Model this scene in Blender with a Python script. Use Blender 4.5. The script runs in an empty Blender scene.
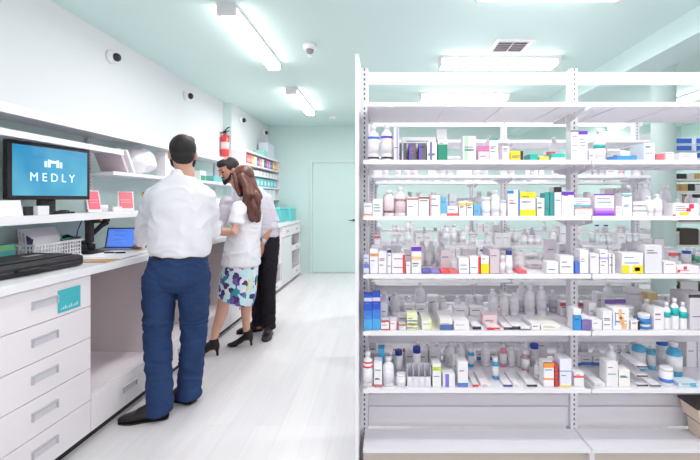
import bpy, bmesh, math, random
from mathutils import Vector, Matrix, noise
R = random.Random(7)
SC = bpy.context.scene
COL = SC.collection
PI = math.pi

# ------------------------------------------------------------------ colour and materials
def lin(c):
    return tuple(((v/255)/12.92 if v/255 <= 0.04045 else ((v/255+0.055)/1.055)**2.4) for v in c)
_M = {}
def mat(c, rough=0.5, metal=0.0, emit=0.0, trans=0.0, spec=0.5, coat=0.0):
    key = (tuple(c), rough, metal, emit, trans, spec, coat)
    if key in _M: return _M[key]
    m = bpy.data.materials.new('paint_%d_%d_%d' % tuple(c)); m.use_nodes = True
    b = m.node_tree.nodes['Principled BSDF']
    col = (*lin(c), 1)
    b.inputs['Base Color'].default_value = col
    b.inputs['Roughness'].default_value = rough
    b.inputs['Metallic'].default_value = metal
    b.inputs['Specular IOR Level'].default_value = spec
    b.inputs['Transmission Weight'].default_value = trans
    b.inputs['Coat Weight'].default_value = coat
    if emit:
        b.inputs['Emission Color'].default_value = col
        b.inputs['Emission Strength'].default_value = emit
    _M[key] = m
    return m
def noise_mat(name, c1, c2, scale=(1, 1, 1), nscale=6, rough=0.5, bump=0.0, detail=4, lo=0.35, hi=0.65, spec=0.5):
    m = bpy.data.materials.new(name); m.use_nodes = True
    nt = m.node_tree; b = nt.nodes['Principled BSDF']
    tc = nt.nodes.new('ShaderNodeTexCoord'); mp = nt.nodes.new('ShaderNodeMapping')
    mp.inputs['Scale'].default_value = scale
    nz = nt.nodes.new('ShaderNodeTexNoise'); nz.inputs['Scale'].default_value = nscale; nz.inputs['Detail'].default_value = detail
    cr = nt.nodes.new('ShaderNodeValToRGB')
    cr.color_ramp.elements[0].position = lo; cr.color_ramp.elements[1].position = hi
    cr.color_ramp.elements[0].color = (*lin(c1), 1); cr.color_ramp.elements[1].color = (*lin(c2), 1)
    L = nt.links.new
    L(tc.outputs['Object'], mp.inputs['Vector']); L(mp.outputs['Vector'], nz.inputs['Vector'])
    L(nz.outputs['Fac'], cr.inputs['Fac']); L(cr.outputs['Color'], b.inputs['Base Color'])
    b.inputs['Roughness'].default_value = rough
    b.inputs['Specular IOR Level'].default_value = spec
    if bump:
        bp = nt.nodes.new('ShaderNodeBump'); bp.inputs['Strength'].default_value = bump; bp.inputs['Distance'].default_value = 0.02
        L(nz.outputs['Fac'], bp.inputs['Height']); L(bp.outputs['Normal'], b.inputs['Normal'])
    return m

WHITE = (238, 236, 240)
M_W = mat(WHITE, 0.45)
M_SHELF = mat((238, 235, 241), 0.4)
M_WALLW = mat((223, 224, 227), 0.8, spec=0.2)
M_GREEN = mat((212, 232, 229), 0.75, spec=0.2)
M_CEIL = mat((211, 232, 228), 0.85, spec=0.15)
M_DOOR = mat((204, 228, 224), 0.6)
M_BLACK = mat((22, 20, 24), 0.5)
M_DARK = mat((45, 40, 44), 0.5)
M_LEATHER = mat((30, 24, 26), 0.32)
M_CAB = mat((240, 232, 236), 0.4)
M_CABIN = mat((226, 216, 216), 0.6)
M_METAL = mat((190, 190, 196), 0.3, 0.9)
M_LAMP = mat((255, 252, 250), 0.5, emit=13.0)
M_CLEAR = mat((240, 240, 245), 0.12, trans=0.55)

def floor_mat():
    m = bpy.data.materials.new('white_plank_floor'); m.use_nodes = True
    nt = m.node_tree; b = nt.nodes['Principled BSDF']; L = nt.links.new
    tc = nt.nodes.new('ShaderNodeTexCoord')
    mp = nt.nodes.new('ShaderNodeMapping'); mp.inputs['Rotation'].default_value = (0, 0, PI/2)
    br = nt.nodes.new('ShaderNodeTexBrick'); br.inputs['Scale'].default_value = 1.0
    br.inputs['Brick Width'].default_value = 1.3; br.inputs['Row Height'].default_value = 0.16
    br.inputs['Mortar Size'].default_value = 0.0012; br.inputs['Mortar Smooth'].default_value = 0.4
    br.inputs['Color1'].default_value = (*lin((236, 232, 234)), 1)
    br.inputs['Color2'].default_value = (*lin((229, 225, 228)), 1)
    br.inputs['Mortar'].default_value = (*lin((214, 208, 210)), 1)
    L(tc.outputs['Object'], mp.inputs['Vector']); L(mp.outputs['Vector'], br.inputs['Vector'])
    mp2 = nt.nodes.new('ShaderNodeMapping'); mp2.inputs['Scale'].default_value = (9, 0.8, 1)
    nz = nt.nodes.new('ShaderNodeTexNoise'); nz.inputs['Scale'].default_value = 2.5; nz.inputs['Detail'].default_value = 6
    L(tc.outputs['Object'], mp2.inputs['Vector']); L(mp2.outputs['Vector'], nz.inputs['Vector'])
    cr = nt.nodes.new('ShaderNodeValToRGB')
    cr.color_ramp.elements[0].position = 0.3; cr.color_ramp.elements[1].position = 0.6
    cr.color_ramp.elements[0].color = (*lin((250, 247, 248)), 1); cr.color_ramp.elements[1].color = (1, 1, 1, 1)
    L(nz.outputs['Fac'], cr.inputs['Fac'])
    mx = nt.nodes.new('ShaderNodeMix'); mx.data_type = 'RGBA'; mx.blend_type = 'MULTIPLY'; mx.inputs['Factor'].default_value = 0.8
    L(br.outputs['Color'], mx.inputs['A']); L(cr.outputs['Color'], mx.inputs['B']); L(mx.outputs['Result'], b.inputs['Base Color'])
    b.inputs['Roughness'].default_value = 0.33
    return m

def slot_mat(axis='x', pitch=0.026, col=(232, 230, 236)):
    # white metal standard punched with a row of slots; generated object coordinates in metres
    m = bpy.data.materials.new('slotted_standard'); m.use_nodes = True
    nt = m.node_tree; b = nt.nodes['Principled BSDF']; L = nt.links.new
    tc = nt.nodes.new('ShaderNodeTexCoord'); sp = nt.nodes.new('ShaderNodeSeparateXYZ')
    L(tc.outputs['Object'], sp.inputs['Vector'])
    def math_(op, a, v=None):
        n = nt.nodes.new('ShaderNodeMath'); n.operation = op
        L(a, n.inputs[0])
        if v is not None:
            if hasattr(v, 'is_linked'): L(v, n.inputs[1])
            else: n.inputs[1].default_value = v
        return n.outputs[0]
    z = math_('FRACT', math_('DIVIDE', sp.outputs['Z'], pitch))
    zc = math_('LESS_THAN', math_('ABSOLUTE', math_('SUBTRACT', z, 0.5)), 0.27)
    x = math_('LESS_THAN', math_('ABSOLUTE', sp.outputs['X' if axis == 'x' else 'Y']), 0.004)
    f = math_('MULTIPLY', zc, x)
    mx = nt.nodes.new('ShaderNodeMix'); mx.data_type = 'RGBA'
    mx.inputs['A'].default_value = (*lin(col), 1); mx.inputs['B'].default_value = (*lin((118, 114, 124)), 1)
    L(f, mx.inputs['Factor']); L(mx.outputs['Result'], b.inputs['Base Color'])
    b.inputs['Roughness'].default_value = 0.4
    return m
M_SLOTX = slot_mat('x'); M_SLOTY = slot_mat('y')

# ------------------------------------------------------------------ mesh helpers
def box(bm, x0, x1, y0, y1, z0, z1, mi=0, bev=0.0):
    vs = [bm.verts.new(p) for p in ((x0,y0,z0),(x1,y0,z0),(x1,y1,z0),(x0,y1,z0),(x0,y0,z1),(x1,y0,z1),(x1,y1,z1),(x0,y1,z1))]
    fs = [bm.faces.new([vs[i] for i in q]) for q in ((0,3,2,1),(4,5,6,7),(0,1,5,4),(1,2,6,5),(2,3,7,6),(3,0,4,7))]
    for f in fs: f.material_index = mi
    if bev:
        es = list({e for f in fs for e in f.edges})
        r = bmesh.ops.bevel(bm, geom=es, offset=bev, segments=2, affect='EDGES', profile=0.5)
        for f in r['faces']: f.material_index = mi
    return vs
def lathe(bm, prof, seg=16, cx=0, cy=0, mats=None, sx=1, sy=1):
    rings = []
    for (r, z) in prof:
        rings.append([bm.verts.new((cx+sx*r*math.cos(2*PI*i/seg), cy+sy*r*math.sin(2*PI*i/seg), z)) for i in range(seg)])
    for k in range(len(rings)-1):
        for i in range(seg):
            f = bm.faces.new((rings[k][i], rings[k][(i+1) % seg], rings[k+1][(i+1) % seg], rings[k+1][i]))
            f.smooth = True
            if mats: f.material_index = mats[k]
    f = bm.faces.new(list(reversed(rings[0])))
    if mats: f.material_index = mats[0]
    f = bm.faces.new(rings[-1])
    if mats: f.material_index = mats[-1]
def tube(bm, pts, r, seg=8, mi=0):
    pts = [Vector(p) for p in pts]; rings = []
    for k, p in enumerate(pts):
        t = (pts[min(k+1, len(pts)-1)] - pts[max(k-1, 0)]).normalized()
        u = t.orthogonal().normalized() if not rings else (u - t*t.dot(u)).normalized()
        v = t.cross(u)
        rr = r[k] if isinstance(r, (list, tuple)) else r
        rings.append([bm.verts.new(p + rr*(u*math.cos(2*PI*i/seg) + v*math.sin(2*PI*i/seg))) for i in range(seg)])
    for k in range(len(rings)-1):
        for i in range(seg):
            f = bm.faces.new((rings[k][i], rings[k][(i+1) % seg], rings[k+1][(i+1) % seg], rings[k+1][i])); f.smooth = True; f.material_index = mi
    bm.faces.new(list(reversed(rings[0]))).material_index = mi; bm.faces.new(rings[-1]).material_index = mi
def ell(bm, c, r, seg=16, rot=None, mi=0):
    c = Vector(c); mtx = Matrix.Translation(c)
    if rot: mtx = mtx @ rot.to_4x4()
    mtx = mtx @ Matrix.Diagonal((*r, 1))
    d = bmesh.ops.create_uvsphere(bm, u_segments=seg, v_segments=max(8, seg*2//3), radius=1, matrix=mtx)
    for v in d['verts']:
        for f in v.link_faces: f.smooth = True; f.material_index = mi
def loft(bm, pts, u, seg=20, p=2.0, k0=0.6, k1=0.6):
    """closed tube through (centre, ru, rv) rings with round ends; u = direction of the ru radius"""
    P = [Vector(a[0]) for a in pts]; rings = []
    n = len(pts)
    full = []
    t0 = (P[1]-P[0]).normalized(); t1 = (P[-1]-P[-2]).normalized()
    for a in (80, 55, 28):
        k = math.cos(math.radians(a)); o = min(pts[0][1], pts[0][2])*math.sin(math.radians(a))*k0
        full.append((P[0]-t0*o, pts[0][1]*k, pts[0][2]*k, t0))
    for i in range(n):
        t = (P[min(i+1, n-1)]-P[max(i-1, 0)]).normalized()
        full.append((P[i], pts[i][1], pts[i][2], t))
    for a in (28, 55, 80):
        k = math.cos(math.radians(a)); o = min(pts[-1][1], pts[-1][2])*math.sin(math.radians(a))*k1
        full.append((P[-1]+t1*o, pts[-1][1]*k, pts[-1][2]*k, t1))
    u = Vector(u)
    for c, ru, rv, t in full:
        uu = (u - t*t.dot(u)); uu = uu.normalized() if uu.length > 1e-3 else t.orthogonal().normalized()
        vv = t.cross(uu)
        ring = []
        for i in range(seg):
            a = 2*PI*i/seg; ca, sa = math.cos(a), math.sin(a)
            if p != 2.0:
                ca = math.copysign(abs(ca)**(2/p), ca); sa = math.copysign(abs(sa)**(2/p), sa)
            ring.append(bm.verts.new(c + uu*ru*ca + vv*rv*sa))
        rings.append(ring)
    for k in range(len(rings)-1):
        for i in range(seg):
            bm.faces.new((rings[k][i], rings[k][(i+1) % seg], rings[k+1][(i+1) % seg], rings[k+1][i])).smooth = True
    bm.faces.new(list(reversed(rings[0]))); bm.faces.new(rings[-1])
def rot_verts(vs, ang, about, axis='Z'):
    m = Matrix.Translation(about) @ Matrix.Rotation(ang, 4, axis) @ Matrix.Translation(-Vector(about))
    for v in vs: v.co = m @ v.co

def obj(name, bm, mats, parent=None, loc=None):
    me = bpy.data.meshes.new(name); bm.normal_update(); bm.to_mesh(me); bm.free()
    if not isinstance(mats, (list, tuple)): mats = [mats]
    for m in mats: me.materials.append(m)
    o = bpy.data.objects.new(name, me); COL.objects.link(o)
    if parent: o.parent = parent
    if loc is not None: o.location = loc
    return o
def tag(o, label, cat, group=None, kind=None):
    o['label'] = label; o['category'] = cat
    if group: o['group'] = group
    if kind: o['kind'] = kind
    return o
def thing(name, label, cat, loc=(0, 0, 0), rz=0, group=None):
    o = bpy.data.objects.new(name, None); COL.objects.link(o)
    o.location = loc; o.rotation_euler = (0, 0, rz); o.empty_display_size = 0.05
    return tag(o, label, cat, group)
def bx(name, x0, x1, y0, y1, z0, z1, m, parent=None, bev=0.0):
    bm = bmesh.new(); box(bm, x0, x1, y0, y1, z0, z1, 0, bev)
    return obj(name, bm, m, parent)
def struct(name, *a):
    o = bx(name, *a); o['kind'] = 'structure'; return o
def text_mesh(name, body, size, m, parent, mtx, extrude=0.0006):
    cu = bpy.data.curves.new('lettering', 'FONT'); cu.body = body; cu.size = size; cu.extrude = extrude
    cu.align_x = 'CENTER'; cu.align_y = 'CENTER'
    t = bpy.data.objects.new('tmp', cu); COL.objects.link(t)
    dg = bpy.context.evaluated_depsgraph_get(); dg.update()
    me = bpy.data.meshes.new_from_object(t.evaluated_get(dg))
    bpy.data.objects.remove(t)
    me.transform(mtx); me.materials.clear(); me.materials.append(m)
    o = bpy.data.objects.new(name, me); COL.objects.link(o); o.parent = parent
    return o

# ------------------------------------------------------------------ camera (eye height 1.4 m, level, shifted lens)
cd = bpy.data.cameras.new('camera'); cam = bpy.data.objects.new('camera', cd); COL.objects.link(cam)
F = 420.0; CX = 385.0; HZ = 199.0; EYE = 1.4
cd.sensor_width = 36; cd.lens = F/700*36; cam.location = (0, 0, EYE); cam.rotation_euler = (PI/2, 0, 0)
cd.shift_x = -(CX-350)/700; cd.shift_y = -(230-HZ)/700; cd.clip_start = 0.02
SC.camera = cam

# ------------------------------------------------------------------ room
XW = -2.32; CE = 2.774; YF = 7.95; XR = 5.6
struct('floor', XW-0.1, XR+0.1, -1.5, YF+0.1, -0.1, 0, floor_mat())
struct('ceiling', XW-0.1, XR+0.1, -1.5, YF+0.1, CE, CE+0.1, M_CEIL)
struct('wall_left', XW-0.1, XW, -1.5, 6.02, 1.9, CE, M_WALLW)
struct('wall_left_lower', XW-0.1, XW, -1.5, 6.02, 0, 1.9, M_GREEN)
bm = bmesh.new(); box(bm, XW-0.1, -2.2, 6.02, YF, 0, CE)
bm.faces.ensure_lookup_table(); bm.normal_update()
for f in bm.faces:
    f.material_index = 1 if f.normal.y < -0.5 else 0
o = obj('wall_left_bumpout', bm, [M_WALLW, M_GREEN]); o['kind'] = 'structure'
struct('wall_back', XW-0.1, XR+0.1, YF, YF+0.1, 0, CE, M_GREEN)
struct('wall_right', XR, XR+0.1, -1.5, YF, 0, CE, M_GREEN)
# ceiling beam running away from the camera
struct('trim_1', 2.23, 2.55, -1.5, YF, CE-0.19, CE+0.001, M_GREEN)
# door in the back wall
d = bpy.data.objects.new('door_1', None); COL.objects.link(d); d.location = (-0.93, YF, 0); d['kind'] = 'structure'
bm = bmesh.new(); box(bm, -0.43, 0.43, -0.022, 0.0, 0.012, 2.08, 0, 0.003); obj('door_leaf', bm, M_DOOR, d)
bm = bmesh.new()
box(bm, -0.48, -0.437, -0.035, 0, 0.0, 2.13); box(bm, 0.437, 0.48, -0.035, 0, 0.0, 2.13); box(bm, -0.437, 0.437, -0.035, 0, 2.086, 2.13)
obj('door_frame', bm, mat((214, 233, 230), 0.6), d)
bm = bmesh.new(); lathe(bm, [(0.025, 0), (0.025, 0.006)], 16)
for v in bm.verts: v.co = Vector((0.34+v.co.x, -0.022-v.co.z, 1.0+v.co.y))
tube(bm, [(0.34, -0.03, 1.0), (0.34, -0.07, 1.0), (0.25, -0.07, 1.0)], 0.009); obj('door_handle', bm, mat((110, 110, 116), 0.35, 0.8), d)
# column
bm = bmesh.new(); lathe(bm, [(0.108, 0), (0.108, 2.7), (0.12, 2.72), (0.12, CE)], 32, 2.77, 4.18)
o = obj('trim_2', bm, M_GREEN); o['kind'] = 'structure'

# ------------------------------------------------------------------ lights
SC.world = bpy.data.worlds.new('world'); SC.world.use_nodes = True
bgn = SC.world.node_tree.nodes['Background']; bgn.inputs[0].default_value = (1.0, 0.965, 0.985, 1); bgn.inputs[1].default_value = 1.0
def batten(x, y0, y1, z, label, along='y', w=0.13, power=30, yc=None):
    if along == 'y': cx, cy, L_, rz = x, (y0+y1)/2, y1-y0, 0
    else: cx, cy, L_, rz = (y0+y1)/2, yc, y1-y0, PI/2
    t = thing('ceiling_light', label, 'light', (cx, cy, CE), rz, 'batten lights on the ceiling')
    h = L_/2
    bm = bmesh.new(); box(bm, -w/2, w/2, -h, h, -0.03, 0.0); box(bm, -w/2, w/2, -h, -h+0.035, -0.085, -0.03, 0, 0.004); box(bm, -w/2, w/2, h-0.02, h, -0.085, -0.03, 0, 0.004)
    obj('housing', bm, mat((226, 224, 228), 0.5), t)
    bm = bmesh.new()
    prof = [(-w/2+0.004, -0.03), (-w/2+0.004, -0.065), (-w/2+0.02, -0.085), (w/2-0.02, -0.085), (w/2-0.004, -0.065), (w/2-0.004, -0.03)]
    a = [bm.verts.new((p[0], -h+0.037, p[1])) for p in prof]; b = [bm.verts.new((p[0], h-0.022, p[1])) for p in prof]
    for i in range(len(prof)):
        j = (i+1) % len(prof); bm.faces.new((a[i], a[j], b[j], b[i]))
    bm.faces.new(a); bm.faces.new(list(reversed(b))); bmesh.ops.recalc_face_normals(bm, faces=bm.faces)
    obj('diffuser', bm, M_LAMP, t)
    ld = bpy.data.lights.new('tube_glow', 'AREA'); ld.shape = 'RECTANGLE'; ld.size = w*0.8; ld.size_y = L_*0.95; ld.energy = power; ld.color = (1, 0.965, 0.965)
    lo = bpy.data.objects.new('tube_glow', ld); COL.objects.link(lo); lo.parent = t; lo.location = (0, 0, -0.09)
    return t
PW = 12
batten(-1.11, 2.93, 4.22, 0, 'long batten light over the aisle, nearer of the two above the counter', power=PW)
batten(-1.15, 5.15, 6.5, 0, 'batten light over the aisle, farther one toward the green door', power=PW*2.2)
batten(0, 0.585, 1.545, 0, 'wide cross-aisle ceiling light cut by the top edge above the racks', 'x', power=PW, yc=2.66, w=0.2)
batten(0, 0.55, 1.7, 0, 'wide unseen ceiling light added to brighten the near side of the front rack', 'x', power=PW, yc=1.33, w=0.2)  # added lamp, brightens the face of the front rack
batten(-1.1, 0.7, 2.0, 0, 'long unseen batten light added over the aisle, above the drawer cabinet', power=PW*0.6)  # extra unseen batten, put in for more light at the near end
batten(0, 0.55, 1.7, 0, 'wide unseen ceiling light added farther forward as fill for the front rack', 'x', power=PW, yc=0.0, w=0.2)  # another added lamp out of view, fills the rack front
batten(0, 0.53, 1.69, 0, 'long cross-aisle batten light just behind the ceiling vent', 'x', power=PW, yc=4.12, w=0.2)
batten(0, 0.456, 1.62, 0, 'cross-aisle batten light seen through the front rack top, behind the vent light', 'x', power=PW*1.6, yc=5.5, w=0.2)
batten(4.0, 4.9, 6.2, 0, 'batten light at far right beyond the column', power=PW)
batten(4.25, 7.0, 7.9, 0, 'small distant batten light seen through the rack beside the column', power=PW)

# ceiling fittings
def dome_cam(x, y, label):
    t = thing('dome_camera', label, 'camera', (x, y, CE))
    bm = bmesh.new(); lathe(bm, [(0.0, 0), (0.06, 0), (0.062, -0.03), (0.05, -0.045), (0.001, -0.045)][1:], 24); bmesh.ops.recalc_face_normals(bm, faces=bm.faces); obj('housing', bm, M_W, t)
    bm = bmesh.new(); ell(bm, (0, -0.012, -0.05), (0.036, 0.036, 0.036)); obj('dome', bm, mat((150, 146, 152), 0.2), t)
    bm = bmesh.new(); ell(bm, (0, 0, -0.095), (0.02, 0.02, 0.014)); obj('sensor', bm, M_W, t)
dome_cam(-0.67, 3.75, 'white dome camera with grey eye on the ceiling between the aisle lights and rack')
t = thing('smoke_detector', 'small white smoke detector on the ceiling near the green door', 'detector', (-0.88, 7.0, CE))
bm = bmesh.new(); lathe(bm, [(0.06, 0), (0.06, -0.02), (0.045, -0.04), (0.01, -0.04)], 20); bmesh.ops.recalc_face_normals(bm, faces=bm.faces); obj('housing', bm, M_W, t)
bm = bmesh.new(); lathe(bm, [(0.02, -0.04), (0.015, -0.055)], 12); obj('sensor', bm, mat((225, 200, 205), 0.5), t)
t = thing('ceiling_vent', 'square white air vent with angled slats on the ceiling', 'vent', (1.12, 3.76, CE))
bm = bmesh.new()
for a in ((-0.17, 0.17, -0.17, -0.13), (-0.17, 0.17, 0.13, 0.17), (-0.17, -0.13, -0.13, 0.13), (0.13, 0.17, -0.13, 0.13)): box(bm, *a, -0.015, 0)
obj('frame', bm, mat((232, 230, 232), 0.5), t)
bm = bmesh.new(); box(bm, -0.13, 0.13, -0.13, 0.13, -0.002, 0); obj('backing', bm, mat((140, 128, 132), 0.8), t)
bm = bmesh.new()
for i in range(5):
    vs = box(bm, -0.13, 0.13, -0.11+i*0.052, -0.085+i*0.052, -0.012, -0.008); rot_verts(vs, 0.5, (0, -0.1+i*0.052, -0.01), 'X')
box(bm, -0.004, 0.004, -0.13, 0.13, -0.016, -0.008)
obj('slats', bm, mat((226, 222, 226), 0.5), t)
for (x, y, lab) in ((XW, 3.54, 'black dome camera on the upper wall nearest the monitor'),
                    (XW, 4.88, 'black dome camera on the upper wall above the man in white shirt'),
                    (-2.2, 6.37, 'black dome camera on the bump-out wall right of the fire extinguisher'),
                    (-2.2, 7.57, 'black dome camera high on the wall in the far corner')):
    t = thing('wall_camera', lab, 'camera', (x, y, 2.6))
    bm = bmesh.new(); lathe(bm, [(0.055, 0), (0.055, 0.03), (0.042, 0.045), (0.02, 0.05)], 24)
    for v in bm.verts: v.co = Vector((v.co.z, v.co.x, v.co.y))
    obj('mount', bm, M_W, t)
    bm = bmesh.new(); ell(bm, (0.06, 0, -0.005), (0.032, 0.036, 0.036)); obj('lens_dome', bm, mat((40, 38, 42), 0.15), t)

# ------------------------------------------------------------------ fire extinguisher on the return of the bump-out
t = thing('fire_extinguisher', 'red fire extinguisher hanging on the wall above the top shelf', 'fire extinguisher', (-2.262, 5.93, 2.0))
bm = bmesh.new(); lathe(bm, [(0.04, 0), (0.056, 0.012), (0.058, 0.03), (0.058, 0.25), (0.045, 0.29), (0.02, 0.31), (0.018, 0.325)], 24); obj('cylinder', bm, mat((214, 58, 62), 0.3), t)
bm = bmesh.new(); lathe(bm, [(0.0592, 0.1), (0.0592, 0.2)], 24); obj('instruction_label', bm, mat((236, 200, 200), 0.5), t)
bm = bmesh.new(); box(bm, -0.02, 0.02, -0.015, 0.015, 0.32, 0.36); tube(bm, [(0, 0, 0.36), (0.04, -0.01, 0.40), (0.075, -0.02, 0.41)], 0.008); tube(bm, [(0, 0, 0.35), (0.07, -0.02, 0.36)], 0.008); obj('valve_handle', bm, M_DARK, t)
bm = bmesh.new(); tube(bm, [(-0.02, 0, 0.34), (-0.06, -0.02, 0.33), (-0.078, -0.02, 0.26), (-0.074, -0.02, 0.12), (-0.07, -0.02, 0.08)], [0.008]*4+[0.013]); obj('hose', bm, M_BLACK, t)
bx('wall_bracket', -0.03, 0.03, 0.055, 0.089, 0.15, 0.30, M_DARK, t)
# ------------------------------------------------------------------ counter along the left wall (face line is very slightly skewed)
def XF(y): return -1.675 + 0.0226*(y-2.93)
RZ = -0.0226
def cthing(name, label, cat, y0, group=None): return thing(name, label, cat, (XF(y0), y0, 0), RZ, group)
M_PULL = mat((198, 194, 202), 0.35, 0.3); M_PULLI = mat((214, 210, 217), 0.4)
def pull(parent, xc, yc, z, w=0.155, h=0.042):
    bm = bmesh.new()
    box(bm, xc, xc+0.004, yc-w/2, yc+w/2, z-h/2, z+h/2, 0); box(bm, xc+0.004, xc+0.012, yc-w/2, yc+w/2, z+h/2-0.010, z+h/2, 1, 0.002)
    box(bm, xc+0.004, xc+0.010, yc-w/2, yc-w/2+0.008, z-h/2, z+h/2-0.010, 1); box(bm, xc+0.004, xc+0.010, yc+w/2-0.008, yc+w/2, z-h/2, z+h/2-0.010, 1)
    obj('handle', bm, [M_PULLI, M_PULL], parent)
def drawer_cabinet(y0, w, label):
    t = cthing('drawer_cabinet', label, 'drawers', y0)
    bm = bmesh.new(); box(bm, -0.575, -0.022, 0, w, 0.06, 0.968); obj('body', bm, M_CAB, t)
    bx('toe_kick', -0.52, -0.05, 0.0, w, 0.0, 0.06, M_BLACK, t)
    zs = [0.062, 0.247, 0.430, 0.607, 0.787, 0.966]
    for i in range(5):
        bm = bmesh.new(); box(bm, -0.021, 0, 0.003, w-0.003, zs[i]+0.003, zs[i+1]-0.001, 0, 0.0015); dr = obj('drawer', bm, M_CAB, t)
        pull(dr, 0.0005, w/2, (zs[i]+zs[i+1])/2+0.01)
    return t
drawer_cabinet(1.12, 0.645, 'white drawer cabinet at the near end of the counter, mostly out of frame')
drawer_cabinet(1.77, 0.64, 'white five-drawer cabinet under the counter, teal card on its top drawer')
t = cthing('label_card', 'teal card stuck on the top drawer of the near cabinet', 'card', 2.17)
bm = bmesh.new(); box(bm, 0.0012, 0.003, 0.0, 0.155, 0.807, 0.925); obj('card', bm, mat((72, 186, 196), 0.4), t)
bm = bmesh.new()
for i in range(9): box(bm, 0.003, 0.0036, 0.018+i*0.0135, 0.027+i*0.0135, 0.822, 0.828+0.006*(i % 3))
obj('print', bm, mat((190, 226, 232), 0.5), t)

def open_unit(y0, w, label, drawer_on=True):
    t = cthing('open_base_unit', label, 'cabinet', y0, 'open base units under the counter')
    bm = bmesh.new(); box(bm, -0.575, -0.003, w-0.018, w-0.001, 0.277, 0.968); obj('side_panel', bm, M_CABIN, t)
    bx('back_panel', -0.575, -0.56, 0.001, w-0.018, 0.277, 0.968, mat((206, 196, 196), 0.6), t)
    bx('toe_kick', -0.52, -0.05, 0.0, w, 0.0, 0.06, M_BLACK, t)
    bx('plinth_box', -0.575, -0.022, 0.001, w-0.001, 0.06, 0.276, M_CAB, t)
    dr = bx('drawer', -0.021, 0, 0.003, w-0.003, 0.064, 0.272, M_CAB, t, 0.0015)
    pull(dr, 0.0005, w/2, 0.175)
    # slotted strip and pin pairs at the front edge of the divider
    bm = bmesh.new(); box(bm, -0.075, -0.035, w-0.022, w-0.0185, 0.30, 0.95, 0)
    for k in range(8):
        for dx in (-0.062, -0.048): box(bm, dx-0.003, dx+0.003, w-0.0228, w-0.022, 0.34+k*0.08, 0.352+k*0.08, 1)
    obj('shelf_strip', bm, [mat((226, 224, 228), 0.5), mat((150, 148, 156), 0.5)], t)
    return t
open_unit(2.41, 0.69, 'open knee space with a low drawer beside the near drawer cabinet')
open_unit(3.10, 0.70, 'open base unit behind the legs of the man in jeans')
open_unit(3.80, 0.66, 'open base unit beside the legs of the woman in the skirt')
open_unit(4.46, 0.64, 'open base unit behind the woman and the man in black trousers')
open_unit(5.10, 0.64, 'open base unit just before the far cubby cabinet')

t = cthing('cubby_cabinet', 'white far cabinet with open cubbies, drawers and a door near the green wall', 'cabinet', 5.76)
bm = bmesh.new(); W_ = 1.98
for a, b in ((0.0, 0.03), (0.66, 0.70), (1.30, 1.34), (W_-0.03, W_)): box(bm, -0.56, -0.004, a, b, 0.06, 0.968)
box(bm, -0.575, -0.56, 0, W_, 0.06, 0.968); box(bm, -0.56, -0.004, 0, W_, 0.04, 0.06)
for (a, b, zs) in ((0.03, 0.66, (0.155, 0.44)), (1.34, W_-0.03, (0.21, 0.535, 0.80))):
    for z in zs: box(bm, -0.56, -0.03, a, b, z, z+0.015)
obj('carcass', bm, M_CAB, t)
bx('toe_kick', -0.52, -0.05, 0, W_, 0, 0.04, M_BLACK, t)
for (a, b, z0, z1) in ((0.01, 0.68, 0.062, 0.165), (0.01, 0.68, 0.42, 0.50), (0.70, 1.31, 0.80, 0.962), (1.33, W_-0.01, 0.80, 0.962), (1.33, W_-0.01, 0.062, 0.22), (1.33, W_-0.01, 0.52, 0.61)):
    dr = bx('drawer', -0.004, 0.014, a, b, z0, z1, M_CAB, t, 0.001); pull(dr, 0.0145, (a+b)/2, (z0+z1)/2, 0.13, 0.035)
dr = bx('cupboard_door', -0.004, 0.014, 0.70, 1.31, 0.064, 0.79, mat((228, 229, 231), 0.4), t, 0.001)
pull(dr, 0.0145, 1.25, 0.70, 0.02, 0.12)
for (y, h, lab) in ((5.88, 0.36, 'tan paper bag in the upper cubby, nearer one'), (6.13, 0.40, 'tan paper bag in the upper cubby, farther one')):
    bm = bmesh.new(); vs = box(bm, -0.34, -0.1, 0, 0.18, 0.456, 0.456+h)
    for v in vs:
        if v.co.z > 0.6: v.co.y = 0.09+(v.co.y-0.09)*0.45
    bmesh.ops.subdivide_edges(bm, edges=bm.edges, cuts=5, use_grid_fill=True)
    for v in bm.verts:
        if v.co.z > 0.47: v.co += noise.noise_vector(v.co*14+Vector((y, 0, 0)))*0.016
    o = obj('paper_bag', bm, noise_mat('kraft', (216, 186, 158), (232, 208, 184), nscale=7), None, (XF(y), y, 0)); tag(o, lab, 'bag')
for (y, z, lab) in ((5.95, 0.1705, 'dark green bag of stock in the lower near cubby'), (7.35, 0.2255, 'dark green bag of stock in the lower far cubby')):
    bm = bmesh.new(); ell(bm, (-0.28, 0.12, z+0.085), (0.18, 0.15, 0.085)); o = obj('stock_bag', bm, noise_mat('bag_green', (60, 110, 90), (120, 150, 140), nscale=9), None, (XF(y), y, 0)); tag(o, lab, 'bag')
tag(bx('stock_box', -0.4, -0.08, 0, 0.3, 0.551, 0.70, mat((150, 148, 150), 0.6)), 'grey box in the far cabinet upper cubby', 'box').location = (XF(7.3), 7.3, 0)

# worktop
bm = bmesh.new(); box(bm, -0.57, 0.02, 0, 6.80, 0.97, 1.012, 0, 0.003)
o = obj('worktop', bm, mat((240, 238, 241), 0.3), None, (XF(1.0), 1.0, 0)); o.rotation_euler = (0, 0, RZ)
tag(o, 'long white worktop running over the cabinets along the wall', 'counter')

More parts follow.
